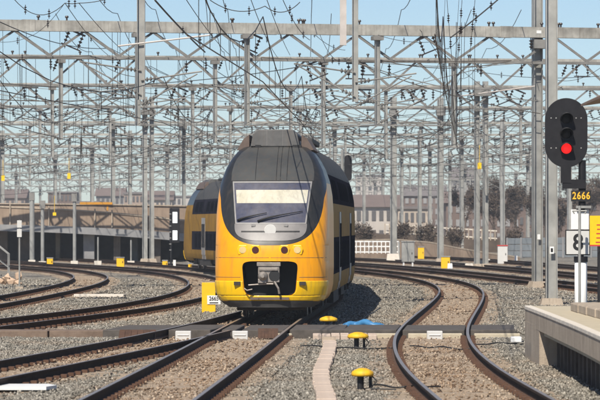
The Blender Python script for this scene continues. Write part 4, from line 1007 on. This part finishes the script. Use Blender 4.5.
# steps with handrail, rubble at left edge
st = empty('steps', G(3, 278)); tag(st, 'metal steps with handrail at the left edge', 'steps'); d = st.location.y; u = d / FPX
for k in range(4): MB().box((-.25 - k * .22, .2, .12 + k * .25), (.3, .7, .06)).build('tread', M['galv_old'], st)
for yy in (-.15, .55):
    MB().tube([(.25, yy, 0), (.25, yy, W(0, 254, d).z), (-1.1, yy, W(0, 254, d).z + 1.1)], .03, 8).tube([(-.3, yy, .4), (-.3, yy, W(0, 254, d).z + .45)], .025, 6).tube([(.25, yy, .5), (-1.1, yy, 1.5)], .02, 6).build('handrail', M['galv'], st)
rb = empty('rubble_heap', G(4, 284)); tag(rb, 'heap of pale sandstone rubble at the left edge', 'rubble')
for k in range(26):
    import_s = random.uniform(.12, .32); h0 = max(0, .5 - abs(k % 9 - 4) * .1)
    v = [(p[0] * import_s * random.uniform(.6, 1.2), p[1] * import_s * random.uniform(.6, 1.2), p[2] * import_s * random.uniform(.5, 1)) for p in [(1,0,0),(-1,0,0),(0,1,0),(0,-1,0),(0,0,1),(0,0,-1)]]
    o = MB().add(v, [(0,2,4),(2,1,4),(1,3,4),(3,0,4),(2,0,5),(1,2,5),(3,1,5),(0,3,5)]).build('stone', M['rubble'], rb); o.location = (random.uniform(-1.4, .7), random.uniform(-.5, .6), random.uniform(0, h0)); o.rotation_euler = (random.random()*3, random.random()*3, random.random()*3)
# boxes and cabinets
def cabinet(px, ytop, ybase, wd, mt, lab, name='equipment_cabinet', lid='galv', legs=False):
    g_ = G(px, ybase); d = g_.y; h = W(0, ytop, d).z
    r = empty(name, (g_.x, d, 0)); tag(r, lab, 'cabinet', 'trackside boxes')
    z0 = .3 if legs else 0
    bevel(MB().box((0, 0, (h + z0) / 2), (wd, wd * .7, h - z0)).build('body', M[mt], r), .02); MB().box((0, 0, h + .03), (wd * 1.1, wd * .8, .06)).build('lid', M[lid], r)
    MB().box((wd * .3, -wd * .36, h * .55), (.04, .03, .12)).build('handle', M['signblack'], r)
    if legs:
        for sx in (-.35, .35): MB().box((sx * wd, 0, .1), (.09, .4, .45)).build('leg', M['white'], r)
cabinet(408, 242, 267, .75, 'galv', 'grey cabinet on white feet right of the train', legs=True); cabinet(502.5, 246, 264, .62, 'signface', 'pale grey cabinet with red top before the blue barrier', lid='red')
cabinet(421, 247.5, 259, .45, 'postyellow', 'small yellow box with white panel, further right cabinet group'); cabinet(445.5, 257, 268.5, .5, 'postyellow', 'yellow box with white panel in front of a mast base'); cabinet(120.5, 258, 267, .45, 'postyellow', 'yellow box before the viaduct, right of centre'); cabinet(50, 258.5, 266, .36, 'postyellow', 'yellow box before the viaduct beside the pale posts'); cabinet(165, 261, 267.5, .3, 'postyellow', 'small yellow box at the foot of the lit shunting signal'); cabinet(190, 264, 268.5, .2, 'postyellow', 'tiny yellow box near the train tail', name='small_box')
for (px, py, d_) in ((425.5, 251, 246), (450, 263, 205), (469, 265.5, 205), (472, 262, 215), (480, 263, 210), (391, 263, 243)):
    pass
def plain_block(px, py, w_, h_, mt, lab):
    g_ = G(px, py); o = MB().box((0, 0, h_ / 2), (w_, w_ * .8, h_), taper=.85).build('concrete_block', M[mt]); o.location = g_; bevel(o, .02); tag(o, lab, 'block', 'pale blocks by the far tracks')
plain_block(450, 268.7, .3, .3, 'white', 'white block beside the yellow box'); plain_block(469, 268, .5, .26, 'concrete_pale', 'pale block left of the paired masts'); plain_block(480, 267.4, .8, .4, 'concrete_pale', 'pale heap block at the paired mast feet'); plain_block(516, 262.5, .2, .45, 'white', 'small white marker block before the blue barrier'); plain_block(393, 262, .9, .55, 'concrete_pale', 'tapered white block at the foot of the mast right of the train')
# lit shunting signal left of the train
ss = empty('shunting_signal', G(174.5, 268)); tag(ss, 'slim dark signal with two white lit panels left of the train', 'signal'); d = ss.location.y; u = d / FPX
zt = W(0, 208, d).z; MB().tube([(-.2, 0, 0), (-.2, 0, zt)], .05, 8).build('post', M['signblack'], ss)
pw_ = 5 * u; bevel(MB().box((0, .03, (zt + W(0, 243, d).z) / 2), (10 * u, .1, zt - W(0, 243, d).z)).build('backboard', M['signblack'], ss), .1, 3)
for (y0_, y1_) in ((212, 223), (230.5, 240)): MB().box((.5 * u, -.04, (W(0, y0_, d).z + W(0, y1_, d).z) / 2), (4.6 * u, .04, (y1_ - y0_) * u)).build('lit_panel', M['whitelight'], ss)
MB().box((-3.2 * u, -.05, W(0, 262, d).z), (0, 0, 0)) ; MB().box((0, -.05, W(0, 263, d).z), (2.6*u, .05, 6*u)).build('marker', M['white'], ss)
for k in range(7): MB().box((-4.2 * u, -.03, W(0, 214 + k * 6, d).z), (.12, .04, .04)).build('rung', M['galv'], ss)
# dark signal behind the train at right
s2 = empty('distant_signal', (WX(348, 190), 190, 0)); tag(s2, 'dark oval signal seen from behind above the train, on a grey post', 'signal')
r_ = .20; za, zb2 = W(0, 155, 190).z, W(0, 181, 190).z
fixn(MB().prism([(r_ * math.cos(a), za - r_ + r_ * math.sin(a)) for a in np.linspace(0, math.pi, 13)] + [(-r_ * math.cos(a), zb2 + r_ - r_ * math.sin(a)) for a in np.linspace(0, math.pi, 13)], -.05, .08).build('backboard', M['signblack'], s2))
MB().tube([(-.3, .1, 0), (-.3, .1, W(0, 150, 190).z)], .08, 8).build('post', M['galv'], s2)
# small plates hanging in the wires
for i, (px, py, d, lab) in enumerate([(69, 176, 241, 'small yellow plate hanging in the wires above the viaduct'), (3, 178, 241, 'small yellow plate hanging in the wires at the far left'), (479.5, 166, 207, 'small yellow plate on the paired masts at right'), (54.5, 214, 235, 'small yellow plate hanging before the viaduct parapet')]):
    p = W(px, py, d); o = MB().box((0, 0, 0), (.22, .04, .38 if i < 3 else .2)).tube([(0, 0, .1), (0, 0, 1.2)], .015, 5).build('warning_plate', M['sky_yellow_sign']); o.location = p; tag(o, lab, 'plate', 'yellow plates in the overhead wires')

# right side: footbridge railing, retaining wall, barrier
rw = empty('retaining_wall', (WX(400, 262), 262, 0)); tag(rw, 'brown curved retaining wall descending behind the right tracks', 'wall'); O = rw.location
def rib2(name, mt, pts, th, parent, O):
    mb = MB()
    for (x, y, z0, z1) in pts:
        for (yy, z) in ((y, z0), (y + th, z0), (y + th, z1), (y, z1)): mb.v.append((x - O.x, yy - O.y, z))
    for i in range(len(pts) - 1):
        for k in range(4): mb.f.append((4*i+k, 4*i+4+k, 4*i+4+(k+1) % 4, 4*i+(k+1) % 4)); mb.m.append(0)
    n = len(pts); mb.f += [(0,1,2,3), (4*n-1, 4*n-2, 4*n-3, 4*n-4)]; mb.m += [0, 0]
    return fixn(mb.build(name, mt, parent))
pts = [(WX(px, d), d, -.2, W(0, py, d).z) for px, py, d in ((310, 243, 285), (345, 241.5, 278), (395, 240, 272), (430, 243, 267), (460, 249, 262), (490, 254, 258), (520, 258, 254))]
rib2('wall', M['brickwall'], pts, .4, rw, O); rib2('wall_cap', M['concrete'], [(x, y - .05, z, z + .10) for x, y, a, z in pts], .5, rw, O)
fr = empty('white_railing', (WX(355, 262), 262, 0)); tag(fr, 'white railing of upright bars right of the train', 'railing')
for k in range(12):
    px = 352 + k * 4.2; MB().box((WX(px, 262) - fr.location.x, 0, W(0, 247, 262).z - .05), (.07, .05, .85)).build('bar', M['white'], fr)
for py in (241.5, 246.5, 252): MB().box((WX(375, 262) - fr.location.x, .05, W(0, py, 262).z), (WX(399, 262) - WX(351, 262), .05, .09)).build('rail', M['white'], fr)
for px in (352, 399): MB().box((WX(px, 262) - fr.location.x, .03, .6), (.12, .12, 1.3)).build('post', M['galv'], fr)
hr = empty('parapet_railing', (WX(420, 330), 330, 0)); tag(hr, 'long pale railing along the raised track behind the right masts', 'railing')
for k in range(26):
    px = 385 + k * 4.4; MB().box((WX(px, 330) - hr.location.x, 0, W(0, 229 + k * .25, 330).z), (.09, .06, 1.0)).build('post', M['concrete'], hr)
for py in (224.5, 232): MB().beam((WX(385, 330) - hr.location.x, .05, W(0, py, 330).z), (WX(497, 330) - hr.location.x, .05, W(0, py + 6.5, 330).z), .07, .12).build('rail', M['concrete_pale'], hr)
emb = MB(); 
rib2('embankment', M['twig'], [(WX(px, d), d, -.3, z) for px, d, z in ((200, 345, 1.6), (350, 338, 1.7), (420, 334, 1.5), (500, 332, 1.2), (700, 330, 1.0))], 60, None, Vector((0, 0, 0)))
struct(bpy.data.objects['embankment'])
bw = empty('noise_barrier', (WX(560, 275), 275, 0)); tag(bw, 'blue grey panelled barrier behind the number 8 signal post', 'barrier')
for k in range(9):
    px0 = 507 + k * 14; zt = W(0, 238 - k * .2, 275).z
    for q in range(3):
        z0 = .0 + q * zt / 3; bevel(MB().box((WX(px0 + 7, 275) - bw.location.x, random.uniform(-.02, .02), z0 + zt / 6), (14 * 275 / FPX - .06, .12, zt / 3 - .03)).build('panel', M['bluewall'], bw), .015, 1)
    MB().box((WX(px0, 275) - bw.location.x, -.02, zt / 2), (.14, .2, zt + .05)).build('post', M['girder'], bw)

# far buildings
def house(px0, px1, ytop, d, mt, roof, lab, nx, nz, roofh=0., panem='pane', pitched=False):
    x0, x1 = WX(px0, d), WX(px1, d); zt = W(0, ytop, d).z; wd = x1 - x0
    r = empty('building', ((x0 + x1) / 2, d, 0)); tag(r, lab, 'building', 'buildings behind the yard')
    MB().box((0, 5, zt / 2), (wd, 10, zt)).build('wall', M[mt], r)
    if pitched: MB().add([(-wd/2-.3, -.4, zt), (wd/2+.3, -.4, zt), (wd/2+.3, 10.4, zt), (-wd/2-.3, 10.4, zt), (-wd/2-.3, 5, zt + roofh), (wd/2+.3, 5, zt + roofh)], [(0,1,5,4), (2,3,4,5), (0,4,3), (1,2,5), (3,2,1,0)]).build('roof', M[roof], r)
    else: MB().box((0, 5, zt + .15), (wd + .5, 10.5, .3)).build('roof', M[roof], r)
    pw = wd / nx; ph = zt / nz
    me = MB().box((0, 0, 0), (pw * .55, .1, ph * .5)).mesh('window', M[panem])
    for i in range(nx):
        for j in range(nz):
            if random.random() < .08: continue
            link('window', me, r, (-wd/2 + pw * (i + .5), -.04, ph * (j + .55)))
spec = [(-20, 25, 194, 620, 'terra', 'roofred', 9, 3), (25, 52, 201, 560, 'cream', 'roofgrey', 6, 3), (48, 76, 189, 700, 'brick', 'roofgrey', 7, 4), (76, 98, 199, 600, 'pale', 'roofgrey', 5, 3), (96, 124, 192, 680, 'greyb', 'roofred', 6, 4), (124, 147, 190, 640, 'terra', 'roofgrey', 6, 4), (147, 172, 196, 600, 'cream', 'roofred', 6, 3), (172, 200, 193, 720, 'pale', 'roofgrey', 6, 4)]
adj = ['at the far left edge', 'second from the left edge', 'above the middle of the viaduct', 'pale, over the orange board', 'grey, behind the tall white pole', 'terracotta, left of the double mast', 'cream, right of the double mast', 'just left of the train tail']
for (a, b, yt, d, m1, m2, nx, nz), ad in zip(spec, adj): house(a, b, yt + 4, d, 'b_' + m1, 'b_' + m2, 'distant low building beyond the viaduct, ' + ad, nx, nz, 1.6, 'pane', pitched=(m2 == 'roofred'))
house(340, 400, 207, 430, 'b_pale', 'b_roofred', 'pale building with red roof and big windows right of the train', 8, 2, 1.5, 'pane', True)
house(398, 432, 209, 420, 'b_cream', 'b_roofgrey', 'low cream building behind the right masts', 6, 2, 1.2, 'pane')
house(404, 446, 196, 640, 'b_brick', 'b_roofgrey', 'brown building with dark roof behind the right masts', 7, 4, 2.0, 'pane_pale', True)
house(446, 520, 203, 460, 'b_brick', 'b_roofred', 'reddish brick building behind the paired masts', 9, 3, 1.5, 'pane_pale', True)
house(452, 478, 180, 700, 'b_greyb', 'b_roofgrey', 'tall dark roofed building left of the paired masts', 5, 5, 2.6, 'pane', True)
house(515, 640, 200, 480, 'b_brick', 'b_roofgrey', 'long brown building behind the platform signal', 12, 3, 1.5, 'pane')
house(356, 384, 176, 900, 'b_pale', 'b_roofgrey', 'pale tower block far off right of the train', 5, 7, 1, 'pane')
# bare brown trees on the right, shrubs
def bare_tree(px, ytop, d, spread, lab, dens=900, shrub=False):
    x = WX(px, d); zt = W(0, ytop, d).z
    r = empty('shrub' if shrub else 'bare_tree', (x, d, 0)); tag(r, lab, 'shrub' if shrub else 'tree', 'shrubs by the right tracks' if shrub else 'bare trees on the right')
    tk = MB(); tips = []
    def limb(p, dr, L, rr, lev):
        q = p + dr * L; m_ = p.lerp(q, .5) + Vector((random.uniform(-.1, .1), random.uniform(-.1, .1), 0)) * L * .5
        tk.tube([p, m_, q], [rr, rr * .8, rr * .6], 5, cap=False); tips.append((p, q))
        if lev:
            for k in range(3 if lev > 1 else 4):
                v = (dr + Vector((random.uniform(-.8, .8), random.uniform(-.8, .8), random.uniform(-.15, .6)))).normalized(); limb(p.lerp(q, random.uniform(.45, 1)), v, L * random.uniform(.55, .8), rr * .5, lev - 1)
    for k in range(1 if not shrub else 4):
        limb(Vector((random.uniform(-.3, .3) * spread * (1 if shrub else .1), 0, 0)), Vector((random.uniform(-.3, .3), random.uniform(-.2, .2), 1)).normalized(), zt * (.42 if not shrub else .45), .16 if not shrub else .05, 3 if not shrub else 2)
    tk.build('trunk', M['bark'], r)
    n = dens; T = tips[3:] if len(tips) > 6 else tips; idx = rng.integers(0, len(T), n); t = rng.random(n)
    P = np.array([T[i][0].lerp(T[i][1], float(q)) for i, q in zip(idx, t)]) + rng.normal(0, .16 * spread * .5, (n, 3)); P[:, 2] = np.clip(P[:, 2], .1, zt * 1.02)
    L = rng.uniform(.18, .5, n); th = rng.uniform(0, 6.28, n); ph = rng.uniform(-.4, 1.3, n)
    D = np.stack([np.cos(th)*np.cos(ph), np.sin(th)*np.cos(ph), np.sin(ph)], 1) * L[:, None]; Wd = rng.normal(0, .06, (n, 3))
    v = np.stack([P, P + D * .5 + Wd, P + D], 1).reshape(-1, 3)
    me = bpy.data.meshes.new('crown'); me.from_pydata(v.tolist(), [], (np.arange(3 * n).reshape(-1, 3)).tolist()); me.materials.append(M['twig']); link('crown', me, r)
for i, (px, yt, d, sp_) in enumerate([(468, 178, 400, 2.5), (497, 166, 410, 2.8), (520, 172, 420, 2.6), (545, 165, 400, 2.8), (566, 172, 415, 2.6), (590, 162, 400, 3.0), (610, 168, 410, 2.8), (508, 182, 380, 2.2), (530, 180, 385, 2.3), (556, 183, 380, 2.2), (578, 180, 378, 2.2)]):
    bare_tree(px, yt, d, sp_, ['bare brown tree just left of the paired masts', 'tall bare tree just right of the paired masts', 'bare tree of the back row left of the two big masts', 'tall bare tree right behind the two big masts', 'bare tree of the back row behind the signal oval', 'tallest bare tree near the right edge', 'bare tree cut by the right edge', 'smaller bare tree in front, right of the white cabinet', 'smaller bare tree in front, left of the big masts', 'smaller bare tree in front, behind the big masts', 'smaller bare tree in front, behind the number 8 board'][i], 4000)
for i, (px, yt, d, lab) in enumerate([(352, 214, 300, 'leafless shrub just right of the train'), (372, 220, 300, 'leafless shrub behind the white railing'), (402, 216, 305, 'leafless shrub behind the grey cabinet'), (424, 218, 310, 'leafless shrub between the right masts'), (455, 222, 300, 'leafless shrub left of the paired masts'), (515, 226, 300, 'leafless shrub at the left end of the blue barrier')]):
    bare_tree(px, yt, d, 1.6, lab, 900, True)

# ------------------------------------------------------------------ hazy air
hz = MB().box((0, 480, 9.5), (420, 1030, 23)).build('haze', None)
hz.data.materials.clear(); hm = bpy.data.materials.new('haze_air'); hm.use_nodes = True; hn = hm.node_tree; hn.nodes.clear()
ho = hn.nodes.new('ShaderNodeOutputMaterial'); hv = hn.nodes.new('ShaderNodeVolumePrincipled'); hv.inputs['Color'].default_value = (.86, .92, 1, 1)
hv.inputs['Density'].default_value = .00026; hv.inputs['Anisotropy'].default_value = .0; hn.links.new(hv.outputs[0], ho.inputs['Volume']); hz.data.materials.append(hm)
tag(struct(hz, 'stuff'), 'pale bluish haze in the air over the yard', 'haze')
